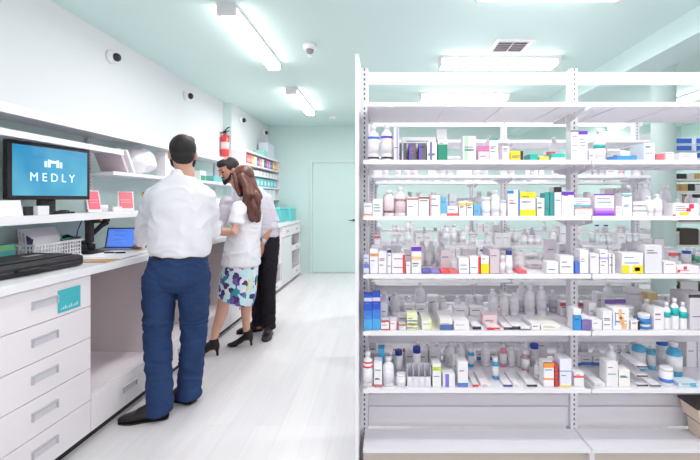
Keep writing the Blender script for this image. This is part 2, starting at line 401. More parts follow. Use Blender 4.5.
# ------------------------------------------------------------------ wall shelves above the counter
XS = -1.97
def wall_shelf(y0, y1, z, label, th=0.028, xf=XS, xw=XW+0.002, lip=0.03):
    t = thing('wall_shelf', label, 'shelf', (0, 0, 0))
    bm = bmesh.new(); box(bm, xw, xf-0.012, y0, y1, z-0.018, z-0.001); obj('board', bm, mat((232, 231, 236), 0.5), t)
    bm = bmesh.new(); box(bm, xf-0.012, xf, y0, y1, z-lip, z+0.002, 0, 0.002); obj('front_lip', bm, M_W, t)
    return t
wall_shelf(0.9, 5.98, 1.90, 'topmost long white shelf on the left wall, under the dome cameras', lip=0.05)
wall_shelf(0.9, 3.17, 1.765, 'short white shelf board directly above the monitor', lip=0.035)
wall_shelf(3.05, 5.98, 1.60, 'white shelf holding the leaning magazines and white bag', lip=0.025)
wall_shelf(0.9, 5.98, 1.305, 'long white shelf under the monitor, above the worktop', lip=0.045)
tag(bx('hanging_panel', XS-0.33, XS-0.31, 1.9, 2.10, 1.335, 1.70, mat((120, 128, 132), 0.5)), 'grey panel behind the monitor edge on the wall', 'panel')
tag(bx('divider_panel', XS-0.30, XS-0.02, 2.115, 2.135, 1.308, 1.728, M_W), 'white upright divider beside the monitor left edge', 'panel')
for y, lab in ((3.27, 'slotted white wall standard beside the monitor'), (4.45, 'slotted white wall standard behind the man in white shirt'), (5.7, 'slotted white wall standard below the fire extinguisher')):
    for z0, z1 in ((1.03, 1.87),):
        t = thing('wall_standard', lab, 'rail', (XW+0.011, y, 1.0))
        bm = bmesh.new(); box(bm, -0.0, 0.016, -0.022, 0.022, 0.3+0.02, 0.575); box(bm, -0.0, 0.016, -0.022, 0.022, 0.61, 0.87); obj('rail', bm, M_SLOTY, t)
tag(bx('white_box', -2.10, -2.02, 3.86, 4.04, 1.602, 1.83, M_W), 'white box standing on the shelf beside the head of the man in jeans', 'box')

# far shelf unit on the bump-out
t = thing('shelf_unit', 'white wall shelf unit with coloured stock, far left corner', 'shelving', (-2.2, 6.05, 0))
for z, n in ((2.11, 0), (1.92, 0), (1.78, 0), (1.60, 0), (1.40, 0)):
    bx('shelf', 0.001, 0.21, 0, 1.88, z-0.025, z, M_W, t)
bx('side_panel', 0.001, 0.2, -0.016, -0.001, 1.38, 2.11, M_W, t); bx('side_panel', 0.001, 0.2, 1.881, 1.893, 1.38, 2.11, M_W, t)
bx('back_panel', 0.0002, 0.0009, 0, 1.88, 1.38, 2.11, mat((196, 210, 210), 0.6), t)
cs = [((236, 96, 110), 'coral red'), ((250, 170, 80), 'orange'), ((245, 245, 245), 'white'), ((110, 90, 190), 'violet'), ((240, 150, 90), 'peach'), ((235, 235, 245), 'pale'), ((70, 80, 150), 'navy'), ((245, 110, 120), 'pink red'), ((200, 150, 210), 'lilac'), ((60, 110, 190), 'blue'), ((240, 180, 70), 'yellow'), ((240, 140, 60), 'tangerine')]
y = 6.08
for i, (c, n) in enumerate(cs):
    w = 0.2 if i == 0 else 0.125
    if n == 'tangerine': w = 0.14
    bm = bmesh.new(); box(bm, -2.18, -2.0, y, y+w, 1.9205, 2.05); box(bm, -2.0, -1.9985, y+0.02, y+w-0.02, 1.95, 2.0, 1)
    tag(obj('carton', bm, [mat(c, 0.5), mat(tuple(min(255, v+70) for v in c), 0.5)]), n+' carton on the second board of the far shelf unit', 'carton', 'coloured cartons on the far shelf unit')
    y += w+0.008
for i in range(9):
    tag(bx('carton', -2.18, -2.02, 6.2+i*0.19, 6.36+i*0.19, 1.7805, 1.85, mat((236, 234, 238), 0.5)), 'flat white carton on the third board of the far shelf unit', 'carton', 'flat white cartons, far shelf unit')
for i in range(6):
    bm = bmesh.new(); box(bm, -2.18, -2.02, 6.6+i*0.2, 6.78+i*0.2, 1.6005, 1.735, 0, 0.004); box(bm, -2.02, -2.0188, 6.64+i*0.2, 6.74+i*0.2, 1.63, 1.69, 1)
    tag(obj('teal_tub', bm, [mat((126, 200, 204), 0.5), mat((210, 236, 238), 0.5)]), 'pale teal box on the fourth board of the far shelf unit', 'box', 'pale teal boxes, far shelf unit')
for i in range(5):
    tag(bx('white_box', -2.18, -2.02, 6.55+i*0.24, 6.77+i*0.24, 1.4005, 1.56, M_W), 'white box on the bottom board of the far shelf unit', 'box', 'white boxes on the bottom board, far shelf unit')
tag(bx('white_box', -2.17, -2.01, 7.2, 7.62, 2.1105, 2.37, mat((220, 222, 234), 0.6)), 'pale lavender box on top of the far shelf unit', 'box')
tag(bx('green_box', -2.17, -2.01, 6.95, 7.18, 2.1105, 2.21, mat((150, 214, 200), 0.6)), 'small mint green box on top of the far shelf unit', 'box')
for y0, y1, z0, z1, x1, c, lab in ((6.9, 7.35, 1.0135, 1.26, -1.72, (100, 200, 202), 'teal storage crate on the far worktop, nearer one'), (7.38, 7.82, 1.0135, 1.25, -1.66, (112, 208, 208), 'teal storage crate on the far worktop, next to the green wall')):
    t = thing('storage_crate', lab, 'crate', (0, 0, 0))
    bm = bmesh.new(); box(bm, -2.12, x1, y0, y1, z0, z1-0.03, 0, 0.008)
    for k in range(4): box(bm, x1-0.4, x1-0.03, y0-0.003, y0, z0+0.03+k*0.05, z0+0.05+k*0.05)
    obj('tub', bm, mat(c, 0.45), t)
    bx('lid', -2.13, x1+0.008, y0-0.006, y1+0.006, z1-0.029, z1, mat(tuple(min(255, v+16) for v in c), 0.45), t, 0.004)

# ------------------------------------------------------------------ things on the wall shelves
t = thing('monitor', 'black framed monitor with a blue screen and white lettering', 'monitor', (-2.055, 2.585, 1.308), -0.128)
# local y runs along the wall, local x towards the aisle
bm = bmesh.new(); box(bm, -0.02, 0.014, -0.275, 0.275, 0.088, 0.425, 0, 0.004); obj('bezel', bm, mat((34, 26, 30), 0.25), t)
def screen_mat():
    m = bpy.data.materials.new('blue_screen'); m.use_nodes = True; nt = m.node_tree; b = nt.nodes['Principled BSDF']; L = nt.links.new
    tc = nt.nodes.new('ShaderNodeTexCoord'); nz = nt.nodes.new('ShaderNodeTexNoise'); nz.inputs['Scale'].default_value = 3.2; nz.inputs['Detail'].default_value = 1.5
    cr = nt.nodes.new('ShaderNodeValToRGB'); e = cr.color_ramp.elements
    e[0].position = 0.38; e[0].color = (*lin((52, 150, 200)), 1); e[1].position = 0.62; e[1].color = (*lin((96, 186, 214)), 1)
    L(tc.outputs['Object'], nz.inputs['Vector']); L(nz.outputs['Fac'], cr.inputs['Fac']); L(cr.outputs['Color'], b.inputs['Emission Color'])
    b.inputs['Emission Strength'].default_value = 0.95; b.inputs['Base Color'].default_value = (0.02, 0.05, 0.07, 1); b.inputs['Roughness'].default_value = 0.08
    return m
scr = t
TM = Matrix.Translation((0.0162, 0.0, 0.22)) @ Matrix.Rotation(PI/2, 4, 'Z') @ Matrix.Rotation(PI/2, 4, 'X')
wtx = mat((196, 226, 240), 0.5, emit=0.85)
tx = text_mesh('lettering', 'M E D L Y', 0.072, wtx, scr, TM)
bm = bmesh.new(); bm.from_mesh(tx.data); bpy.data.objects.remove(tx)
for k, (yy, zz, hh) in enumerate(((-0.05, 0.285, 0.05), (-0.028, 0.285, 0.065), (0.03, 0.285, 0.065), (0.052, 0.285, 0.05))): box(bm, 0.0156, 0.0166, yy-0.008, yy+0.008, zz, zz+hh*0.7)
box(bm, 0.0156, 0.0166, -0.02, 0.02, 0.31, 0.326)
for f in bm.faces: f.material_index = 1
box(bm, 0.014, 0.0155, -0.25, 0.25, 0.112, 0.402, 0); obj('screen', bm, [screen_mat(), wtx], t)
bm = bmesh.new(); box(bm, -0.05, -0.02, -0.05, 0.05, 0.012, 0.25); box(bm, -0.12, 0.05, -0.12, 0.12, 0.0005, 0.012, 0, 0.003); obj('stand', bm, M_DARK, t)
def prop(name, label, cat, x0, x1, y0, y1, z0, z1, c, tilt=0, band=None, bev=0.002, axis='Y', m=None):
    bm = bmesh.new(); vs = box(bm, x0, x1, y0, y1, z0, z1)
    if band: box(bm, x1, x1+0.001, y0+0.01, y1-0.01, z0+band[0], z0+band[1], 1); 
    if tilt:
        rot_verts(list(bm.verts), tilt, ((x0+x1)/2, (y0+y1)/2, z0), axis)
        mz = min(v.co.z for v in bm.verts)
        for v in bm.verts: v.co.z += z0-mz
    ms = [m or mat(c, 0.5)]
    if band: ms.append(mat(band[2], 0.5))
    return tag(obj(name, bm, ms), label, cat)
Z4 = 1.308
prop('small_card', 'small white card standing under the left corner of the monitor', 'card', -1.99, -1.985, 2.06, 2.12, Z4, Z4+0.06, (240, 238, 240))
prop('tent_card', 'white tent card on the shelf below the monitor', 'card', -1.985, -1.98, 2.155, 2.30, Z4, Z4+0.085, (244, 242, 244), -0.2)
prop('black_gadget', 'small black gadget on the shelf beside the white tent card', 'gadget', -2.0, -1.985, 2.32, 2.37, Z4, Z4+0.05, (30, 28, 32))
prop('white_carton', 'little white carton on the shelf below the monitor centre', 'carton', -2.0, -1.975, 2.39, 2.47, Z4, Z4+0.052, (238, 236, 240))
bm = bmesh.new(); tube(bm, [(-1.99+0.012*math.sin(k*0.9), 2.50+0.04*math.cos(k*0.7)+k*0.006, Z4+0.006+0.016*abs(math.sin(k*0.5))) for k in range(24)], 0.004, 6)
tag(obj('coiled_cable', bm, M_BLACK), 'coiled black cable on the shelf under the monitor', 'cable')
def stand_sign(x, y, w, h, c, lab, ang):
    t = thing('sign_holder', lab, 'sign', (x, y, Z4), ang)
    bm = bmesh.new(); vs = box(bm, -0.004, 0.0, -w/2, w/2, 0.002, h); rot_verts(vs, -0.22, (0, 0, 0), 'Y')
    box(bm, -0.07, 0.012, -w/2, w/2, 0, 0.002); obj('holder', bm, mat((240, 236, 240), 0.3), t)
    bm = bmesh.new(); vs = box(bm, 0.0004, 0.0016, -w/2+0.008, w/2-0.008, 0.02, h-0.006)
    vs += box(bm, 0.0018, 0.0024, -w/2+0.02, w/2-0.02, h*0.55, h*0.58, 1); vs += box(bm, 0.0018, 0.0024, -w/2+0.02, w/2-0.02, h*0.42, h*0.45, 1)
    rot_verts(vs, -0.22, (0, 0, 0), 'Y'); obj('poster', bm, [mat(c, 0.5), mat(tuple(min(255, v+60) for v in c), 0.5)], t)
stand_sign(-2.02, 2.93, 0.10, 0.155, (240, 110, 130), 'pink leaflet in a clear stand between monitor and wall standard', -0.3)
stand_sign(-2.03, 3.30, 0.11, 0.155, (236, 128, 140), 'framed pink leaflet with white border beside the wall standard', -0.75)
bm = bmesh.new(); lathe(bm, [(0.03, Z4), (0.034, Z4+0.05)], 16, -2.03, 3.02); tag(obj('white_cup', bm, M_W), 'small white cup between the two pink leaflets', 'cup')
prop('white_carton', 'low white carton on the shelf in front of the second pink leaflet', 'carton', -2.0, -1.985, 3.08, 3.17, Z4, Z4+0.035, (240, 238, 242))
t = thing('pen_cup', 'white cup of coloured pens on the shelf behind the man in jeans', 'cup', (-2.06, 3.62, Z4))
bm = bmesh.new(); lathe(bm, [(0.04, 0), (0.045, 0.09)], 20); obj('cup', bm, M_W, t)
for k, c in enumerate(((30, 150, 90), (240, 120, 60), (30, 30, 34), (240, 190, 60), (40, 90, 190))):
    bm = bmesh.new(); a = k*1.3; tube(bm, [(0.015*math.cos(a), 0.015*math.sin(a), 0.092), (0.035*math.cos(a), 0.035*math.sin(a), 0.15)], 0.006, 6); obj('pen', bm, mat(c, 0.5), t)
prop('white_carton', 'white carton beside the cup of coloured pens', 'carton', -2.06, -1.99, 3.75, 3.9, Z4, Z4+0.09, (240, 238, 242))
prop('white_carton', 'white carton on the lower shelf beyond the man in jeans', 'carton', -2.12, -2.0, 4.9, 5.2, Z4, Z4+0.10, (240, 238, 242))
# magazines and bag on third shelf
Z3 = 1.603
for i, (y, c, lab) in enumerate(((3.24, (214, 196, 204), 'pinkish magazine leaning at the back of the leaning pair'), (3.33, (244, 242, 246), 'white magazine leaning against the white bag'))):
    bm = bmesh.new(); box(bm, -2.2, -2.0, y, y+0.022, Z3, Z3+0.2); rot_verts(list(bm.verts), 0.55, (-2.1, y, Z3), 'X')
    mz = min(v.co.z for v in bm.verts)
    for v in bm.verts: v.co.z += Z3-mz; v.co.y += 0.02
    tag(obj('magazine', bm, mat(c, 0.4)), lab, 'magazine')
bm = bmesh.new(); ell(bm, (-2.12, 3.60, Z3+0.115), (0.13, 0.15, 0.115), 40); ell(bm, (-2.1, 3.62, Z3+0.2), (0.05, 0.06, 0.04), 16)
for v in bm.verts:
    v.co += noise.noise_vector(v.co*11)*0.03; v.co.z = max(v.co.z, Z3+0.0005)
tag(obj('plastic_bag', bm, mat((240, 236, 241), 0.35)), 'crumpled white plastic bag on the shelf beside the magazines', 'bag')
prop('green_bottle_pack', 'green and white pack on the shelf right of the man in jeans', 'carton', -2.1, -2.03, 4.62, 4.76, Z3, Z3+0.11, (240, 242, 244), band=(0.0, 0.06, (40, 160, 110)))
for k in range(3): prop('teal_box', 'flat teal box stacked on the shelf left of the bearded man', 'box', -2.12, -2.02, 4.95, 5.3, Z3+0.001+k*0.024, Z3+0.023+k*0.024, (120, 190, 190))['group'] = 'flat teal boxes behind the bearded man'

# ------------------------------------------------------------------ things on the worktop
ZT = 1.0135
t = thing('carrying_case', 'large flat black carrying case on the near worktop', 'case', (-1.98, 2.17, ZT), -0.12)
bm = bmesh.new(); box(bm, -0.19, 0.19, -0.33, 0.31, 0, 0.066, 0, 0.02); obj('shell', bm, noise_mat('case_fabric', (26, 24, 28), (42, 40, 46), nscale=40, rough=0.55), t)
bm = bmesh.new(); box(bm, -0.1, 0.16, -0.20, 0.26, 0.066, 0.076, 0, 0.005); obj('front_pocket', bm, mat((34, 32, 37), 0.5), t)
bm = bmesh.new(); tube(bm, [(0.19, -0.1, 0.03), (0.215, -0.09, 0.032), (0.215, 0.06, 0.032), (0.19, 0.07, 0.03)], 0.008); obj('grip', bm, M_BLACK, t)
bm = bmesh.new(); box(bm, 0.02, 0.06, 0.08, 0.17, 0.0762, 0.078); obj('badge', bm, mat((150, 150, 156), 0.3), t)
bm = bmesh.new(); box(bm, 0.1905, 0.194, -0.3, 0.28, 0.027, 0.031); obj('zip', bm, mat((80, 78, 84), 0.4), t)
# basket
t = thing('wire_basket', 'white plastic lattice basket by the wall behind the black case', 'basket', (-2.185, 2.71, ZT))
bm = bmesh.new(); n = 0
for (x0, x1, y0, y1) in ((-0.085, -0.08, -0.19, 0.19), (0.08, 0.085, -0.19, 0.19)):
    for k in range(17): yy = -0.188+k*0.0235; box(bm, x0, x1, yy-0.004, yy+0.004, 0.01, 0.10)
    for z in (0.03, 0.055, 0.08): box(bm, x0-0.001, x1+0.001, y0, y1, z-0.003, z+0.003)
for (y0, y1) in ((-0.195, -0.19), (0.19, 0.195)):
    for k in range(8): xx = -0.08+k*0.0228; box(bm, xx-0.004, xx+0.004, y0, y1, 0.01, 0.10)
    for z in (0.03, 0.055, 0.08): box(bm, -0.08, 0.08, y0-0.001, y1+0.001, z-0.003, z+0.003)
obj('lattice', bm, M_W, t)
bx('bottom', -0.088, 0.088, -0.196, 0.196, 0, 0.01, M_W, t)
bm = bmesh.new()
for a in ((-0.092, -0.08, -0.2, 0.2), (0.08, 0.092, -0.2, 0.2), (-0.08, 0.08, -0.2, -0.188), (-0.08, 0.08, 0.188, 0.2)): box(bm, *a, 0.10, 0.112)
obj('rim', bm, M_W, t)
bm = bmesh.new()
for k in range(5): vs = box(bm, -2.23+k*0.012, -2.226+k*0.012, 2.57+k*0.008, 2.86-k*0.006, ZT+0.014, ZT+0.2-k*0.012); rot_verts(vs, -0.12, (-2.22+k*0.012, 2.71, ZT+0.014), 'Y')
tag(obj('paper_stack', bm, mat((236, 234, 240), 0.7)), 'white papers standing upright in the lattice basket', 'paper')
for k, c in enumerate(((40, 40, 110), (30, 28, 34), (70, 60, 120), (24, 24, 28))):
    bm = bmesh.new(); tube(bm, [(-2.15-0.006*k, 2.535+0.009*k, ZT+0.02), (-2.15, 2.522+k*0.013, ZT+0.165-0.008*k)], 0.0045, 8)
    tag(obj('pen', bm, mat(c, 0.4)), ('navy', 'black', 'purple', 'short black')[k]+' pen standing at the near end of the basket', 'pen', 'pens in the basket')
for k, c in enumerate(((20, 150, 110), (30, 30, 34), (60, 58, 64))):
    bm = bmesh.new(); tube(bm, [(-2.14, 2.77+k*0.035, ZT+0.118), (-2.13+0.01*k, 2.85+k*0.03, ZT+0.123)], 0.006, 8)
    tag(obj('marker_pen', bm, mat(c, 0.4)), ('green', 'black', 'grey')[k]+' marker lying across the basket rim', 'pen', 'markers on the basket')
prop('teal_carton', 'teal and green carton on the worktop left of the basket', 'carton', -2.26, -2.2, 2.30, 2.50, ZT, ZT+0.12, (96, 196, 196), band=(0.085, 0.115, (150, 214, 150)))
# handheld scanner in its cradle
t = thing('barcode_scanner', 'black handheld scanner in its curved stand beside the basket', 'scanner', (-2.09, 3.0, ZT))
bm = bmesh.new(); lathe(bm, [(0.055, 0), (0.055, 0.012), (0.02, 0.02)], 20); obj('base', bm, M_BLACK, t)
bm = bmesh.new(); tube(bm, [(-0.0, 0, 0.015), (-0.02, 0.0, 0.05), (-0.01, 0.01, 0.1), (0.03, 0.03, 0.15), (0.05, 0.05, 0.17)], [0.014, 0.012, 0.012, 0.013, 0.016]); obj('neck', bm, M_BLACK, t)
bm = bmesh.new(); box(bm, -0.035, 0.035, -0.02, 0.1, 0.165, 0.20, 0, 0.008); vs = box(bm, -0.016, 0.016, -0.04, -0.005, 0.06, 0.18, 0, 0.006); obj('scanner_body', bm, M_DARK, t)
bm = bmesh.new(); box(bm, 0.0352, 0.036, 0.01, 0.03, 0.176, 0.19); obj('sticker', bm, mat((250, 210, 40), 0.5), t)
bm = bmesh.new(); tube(bm, [(-0.02, -0.03, 0.06), (-0.06, -0.06, 0.03), (-0.08, -0.02, 0.06), (-0.11, 0.04, 0.12), (-0.12, 0.1, 0.2), (-0.11, 0.12, 0.235)], 0.003, 6); obj('cord', bm, M_BLACK, t)
_k = 1.3
for c_ in COL.objects:
    if c_.parent and c_.parent.name == 'barcode_scanner': c_.data.transform(Matrix.Scale(_k, 4))
t = thing('desk_phone', 'black desk phone by the wall between basket and laptop', 'phone', (-2.235, 3.08, ZT))
bm = bmesh.new(); vs = box(bm, -0.08, 0.06, -0.08, 0.08, 0, 0.05, 0, 0.006)
for v in bm.verts:
    if v.co.z > 0.03 and v.co.x < 0: v.co.z += 0.045
obj('base', bm, M_DARK, t)
bm = bmesh.new(); tube(bm, [(-0.06, -0.055, 0.12), (0.04, -0.055, 0.085)], 0.015); ell(bm, (-0.06, -0.055, 0.11), (0.025, 0.024, 0.02)); ell(bm, (0.04, -0.055, 0.07), (0.025, 0.024, 0.018)); obj('handset', bm, M_BLACK, t)
bm = bmesh.new()
for i in range(4):
    for j in range(3): box(bm, -0.03+i*0.02, -0.018+i*0.02, 0.0+j*0.022, 0.014+j*0.022, 0.062-i*0.004, 0.068-i*0.004)
obj('keypad', bm, mat((140, 140, 146), 0.5), t)
# laptop
t = thing('laptop', 'open laptop with a bright blue screen beside the hand of the man in jeans', 'laptop', (-2.065, 3.27, ZT), 0.12)
bm = bmesh.new(); box(bm, -0.12, 0.12, -0.15, 0.02, 0, 0.012, 0, 0.003); obj('keyboard_base', bm, mat((150, 150, 156), 0.3, 0.4), t)
bm = bmesh.new()
for i in range(4):
    for j in range(10): box(bm, -0.108+j*0.022, -0.09+j*0.022, -0.06+i*0.018, -0.046+i*0.018, 0.0121, 0.0135)
obj('keys', bm, M_BLACK, t)
bm = bmesh.new(); vs = box(bm, -0.12, 0.12, 0.021, 0.027, 0.0, 0.165)
rot_verts(list(bm.verts), -0.3, (0, 0.022, 0.012), 'X'); obj('lid', bm, mat((70, 72, 84), 0.3), t)
bm = bmesh.new(); box(bm, -0.11, 0.11, 0.0196, 0.0208, 0.012, 0.155)
for k in range(9): box(bm, -0.1, -0.1+0.03+0.16*R.random(), 0.0190, 0.0195, 0.028+k*0.013, 0.032+k*0.013, 1)
rot_verts(list(bm.verts), -0.3, (0, 0.022, 0.012), 'X'); obj('screen', bm, [mat((84, 128, 226), 0.2, emit=0.75), mat((120, 158, 240), 0.2, emit=0.8)], t)
# papers, folder, pens
bm = bmesh.new(); box(bm, -1.90, -1.70, 2.56, 2.82, ZT, ZT+0.004); o = obj('folder', bm, mat((206, 160, 120), 0.6)); tag(o, 'brown card folder under the white papers', 'folder')
bm = bmesh.new(); vs = box(bm, -1.99, -1.70, 2.66, 3.06, ZT+0.0045, ZT+0.0085); rot_verts(vs, 0.08, (-1.85, 2.86, ZT), 'Z')
vs = box(bm, -1.98, -1.72, 2.69, 3.05, ZT+0.009, ZT+0.0125); rot_verts(vs, 0.02, (-1.85, 2.86, ZT), 'Z')
tag(obj('paper_sheets', bm, mat((244, 242, 246), 0.7)), 'white papers on the worktop under the hand of the man in jeans', 'paper')
for k in range(2):
    bm = bmesh.new(); tube(bm, [(-1.93+k*0.075, 2.885+k*0.004, ZT+0.0185), (-1.865+k*0.075, 2.895, ZT+0.0185)], 0.0055, 8)
    tag(obj('pen', bm, mat((36, 36, 50), 0.4)), ('black pen on the white papers, nearer the wall', 'black pen on the white papers, nearer the aisle')[k], 'pen')
t = thing('tape_dispenser', 'small dark tape dispenser at the counter edge before the woman', 'dispenser', (-1.80, 3.98, ZT))
bm = bmesh.new(); box(bm, -0.03, 0.03, -0.05, 0.05, 0, 0.025, 0, 0.006); obj('base', bm, M_DARK, t)
bm = bmesh.new(); lathe(bm, [(0.03, -0.01), (0.03, 0.01)], 20)
for v in bm.verts: v.co = Vector((v.co.z, v.co.x, v.co.y+0.045))
obj('tape_roll', bm, mat((150, 140, 150), 0.4), t)
# ------------------------------------------------------------------ double sided display racks
LV = {'A': 1.590, 'B': 1.315, 'C': 1.029, 'D': 0.749, 'E': 0.466}
LN = {'A': 'top stocked shelf', 'B': 'second shelf', 'C': 'third shelf', 'D': 'fourth shelf', 'E': 'lowest shelf'}
X0, BAY = -0.11, 1.124
M_LIP = mat((243, 240, 245), 0.35); M_RAIL = mat((222, 219, 226), 0.5)
M_KICK = mat((206, 196, 186), 0.6)
def rack(D, nb, label, front=False, s=0.22):
    """D: distance of the uprights; shelves reach s to both sides of them"""
    t = thing('display_rack', label, 'shelving', (0, D, 0))
    for k in range(nb+1):
        bm = bmesh.new(); box(bm, -0.019, 0.019, -0.03, 0.03, 0, 2.10)
        o = obj('upright', bm, M_SLOTX, t); o.location = (X0+k*BAY, 0, 0)
    bm = bmesh.new(); box(bm, X0+0.0195, X0+nb*BAY+0.05, -0.026, -0.008, 2.017, 2.08); 
    bmesh.ops.delete(bm, geom=[], context='VERTS'); obj('top_beam', bm, M_LIP, t)
    for k in range(nb):
        a, b = X0+k*BAY+0.021, X0+(k+1)*BAY-0.021
        zz = [1.873]+list(LV.values())
        for z in zz:
            bm = bmesh.new(); box(bm, a, b, -s+0.004, s-0.004, z-0.017, z-0.0005)
            for q in (-0.75, -0.25, 0.25, 0.75): box(bm, (a+b)/2+q*BAY/2-0.012, (a+b)/2+q*BAY/2+0.012, -s+0.01, s-0.01, z-0.021, z-0.0172)
            sh = obj('shelf', bm, M_SHELF, t)
            bm = bmesh.new()
            box(bm, a-0.018, b+0.018, -s, -s+0.0035, z-0.019, z+0.002); box(bm, a-0.018, b+0.018, s-0.0035, s, z-0.019, z+0.002)
            obj('front_lip', bm, M_LIP, sh)
            for xx in (a-0.001, b-0.003):
                for sg in (-1, 1):
                    bm = bmesh.new()
                    vs = box(bm, xx, xx+0.004, -0.5, 0.5, z-0.06, z-0.0215)
                    for v in vs:
                        hi = v.co.y > 0; v.co.y = sg*(s-0.03) if hi else sg*0.031
                        if hi: v.co.z = max(v.co.z, z-0.035)
                    bmesh.ops.recalc_face_normals(bm, faces=bm.faces); obj('bracket', bm, M_RAIL, sh)
        bm = bmesh.new(); box(bm, a, b, -0.012, 0.012, 0.285, 0.345); obj('back_rail', bm, M_RAIL, t)
        bm = bmesh.new(); box(bm, a, b, -0.012, 0.012, 0.63, 0.66); obj('back_rail', bm, M_RAIL, t)
        bm = bmesh.new(); box(bm, a, b, -0.008, 0.008, 0.172, 0.277); obj('kick_board', bm, M_SHELF, t)
        bm = bmesh.new(); box(bm, a-0.019, b+0.019, -s, -0.0305, 0.154, 0.169); box(bm, a-0.019, b+0.019, 0.0305, s, 0.154, 0.169)
        dk = obj('base_deck', bm, M_SHELF, t)
        bm = bmesh.new()
        for xx in (X0+k*BAY+BAY,): box(bm, xx-0.004, xx+0.004, -s-0.004, -0.031, 0.1695, 0.178); box(bm, xx-0.012, xx+0.012, -s-0.006, -s+0.02, 0.11, 0.1535)
        obj('deck_divider', bm, M_RAIL, dk)
        bm = bmesh.new(); box(bm, a-0.019, b+0.019, -s+0.035, -s+0.045, 0, 0.153); obj('kick_plate', bm, M_KICK, t)
    bm = bmesh.new(); vs = box(bm, X0-0.036, X0-0.0195, -s-0.004, s+0.004, 0.0, 2.11)
    obj('end_panel', bm, M_LIP, t)
    bm = bmesh.new(); box(bm, X0-0.05, X0-0.005, -s-0.02, -s+0.05, 0, 0.012)
    obj('foot', bm, M_RAIL, t)
    return t
D1, D2, D3 = 2.28, 3.59, 4.90
rack(D1, 2, 'front white double-sided display rack filled with medicines')
rack(D2, 2, 'second white display rack, directly behind the front rack')
rack(D3, 3, 'third white display rack, farthest of the three parallel racks')

# ------------------------------------------------------------------ stock
occ = {}
def clash(key, x0, x1, y0, y1):
    for (a, b, c, d) in occ.setdefault(key, []):
        if x0 < b and x1 > a and y0 < d and y1 > c: return (a, b, c, d)
    return None
def prep(key, D, nb):
    occ[key] = [(X0+k*BAY-0.021, X0+k*BAY+0.021, D-0.032, D+0.032) for k in range(nb+1)]
def carton_mesh(bm, w, d, h, hb=(), vb=(), lines=True, seed=0, top=None, cols=None, patch=()):
    """carton, front face at y=0, base at z=0; slots: 0 body, 1.. band colours"""
    box(bm, -w/2, w/2, 0, d, 0, h, 0, min(0.0012, w*0.05))
    for (f0, f1, i) in hb: box(bm, -w/2-0.0004, w/2+0.0004, -0.0008, 0.01, h*f0, h*f1, i)
    for (g0, g1, i) in vb: box(bm, -w/2+w*g0-0.0003, -w/2+w*g1+0.0003, -0.0009, d*0.98, 0.0004, h*0.996, i)
    for (g0, g1, f0, f1, i) in patch: box(bm, -w/2+w*g0, -w/2+w*g1, -0.0014, 0.001, h*f0, h*f1, i)
    if top is not None: box(bm, -w/2-0.0005, w/2+0.0005, -0.0006, d+0.0005, h*0.985, h+0.0006, top)
    if lines:
        r = random.Random(seed); li = len(cols)-1
        for k in range(r.choice((1, 2, 3))):
            z = h*(0.25+0.6*r.random()); a = -w*0.38; b = a+w*(0.35+0.4*r.random())
            box(bm, a, b, -0.0011, 0.0, z, z+min(0.004, h*0.05), li)
GREYS = [(120, 118, 130), (96, 110, 160), (170, 120, 130), (110, 150, 160)]
def C_(x): return tuple(x)
def bottle_prof(r, h, jar=False):
    if jar: return [(r*0.94, 0), (r, h*0.03), (r, h*0.74), (r*0.9, h*0.8)], [(r*0.95, h*0.8), (r*0.97, h*0.97), (r*0.9, h)]
    return [(r*0.94, 0), (r, h*0.03), (r, h*0.66), (r*0.86, h*0.76), (r*0.46, h*0.82), (r*0.44, h*0.85)], [(r*0.5, h*0.85), (r*0.5, h*0.98), (r*0.44, h)]
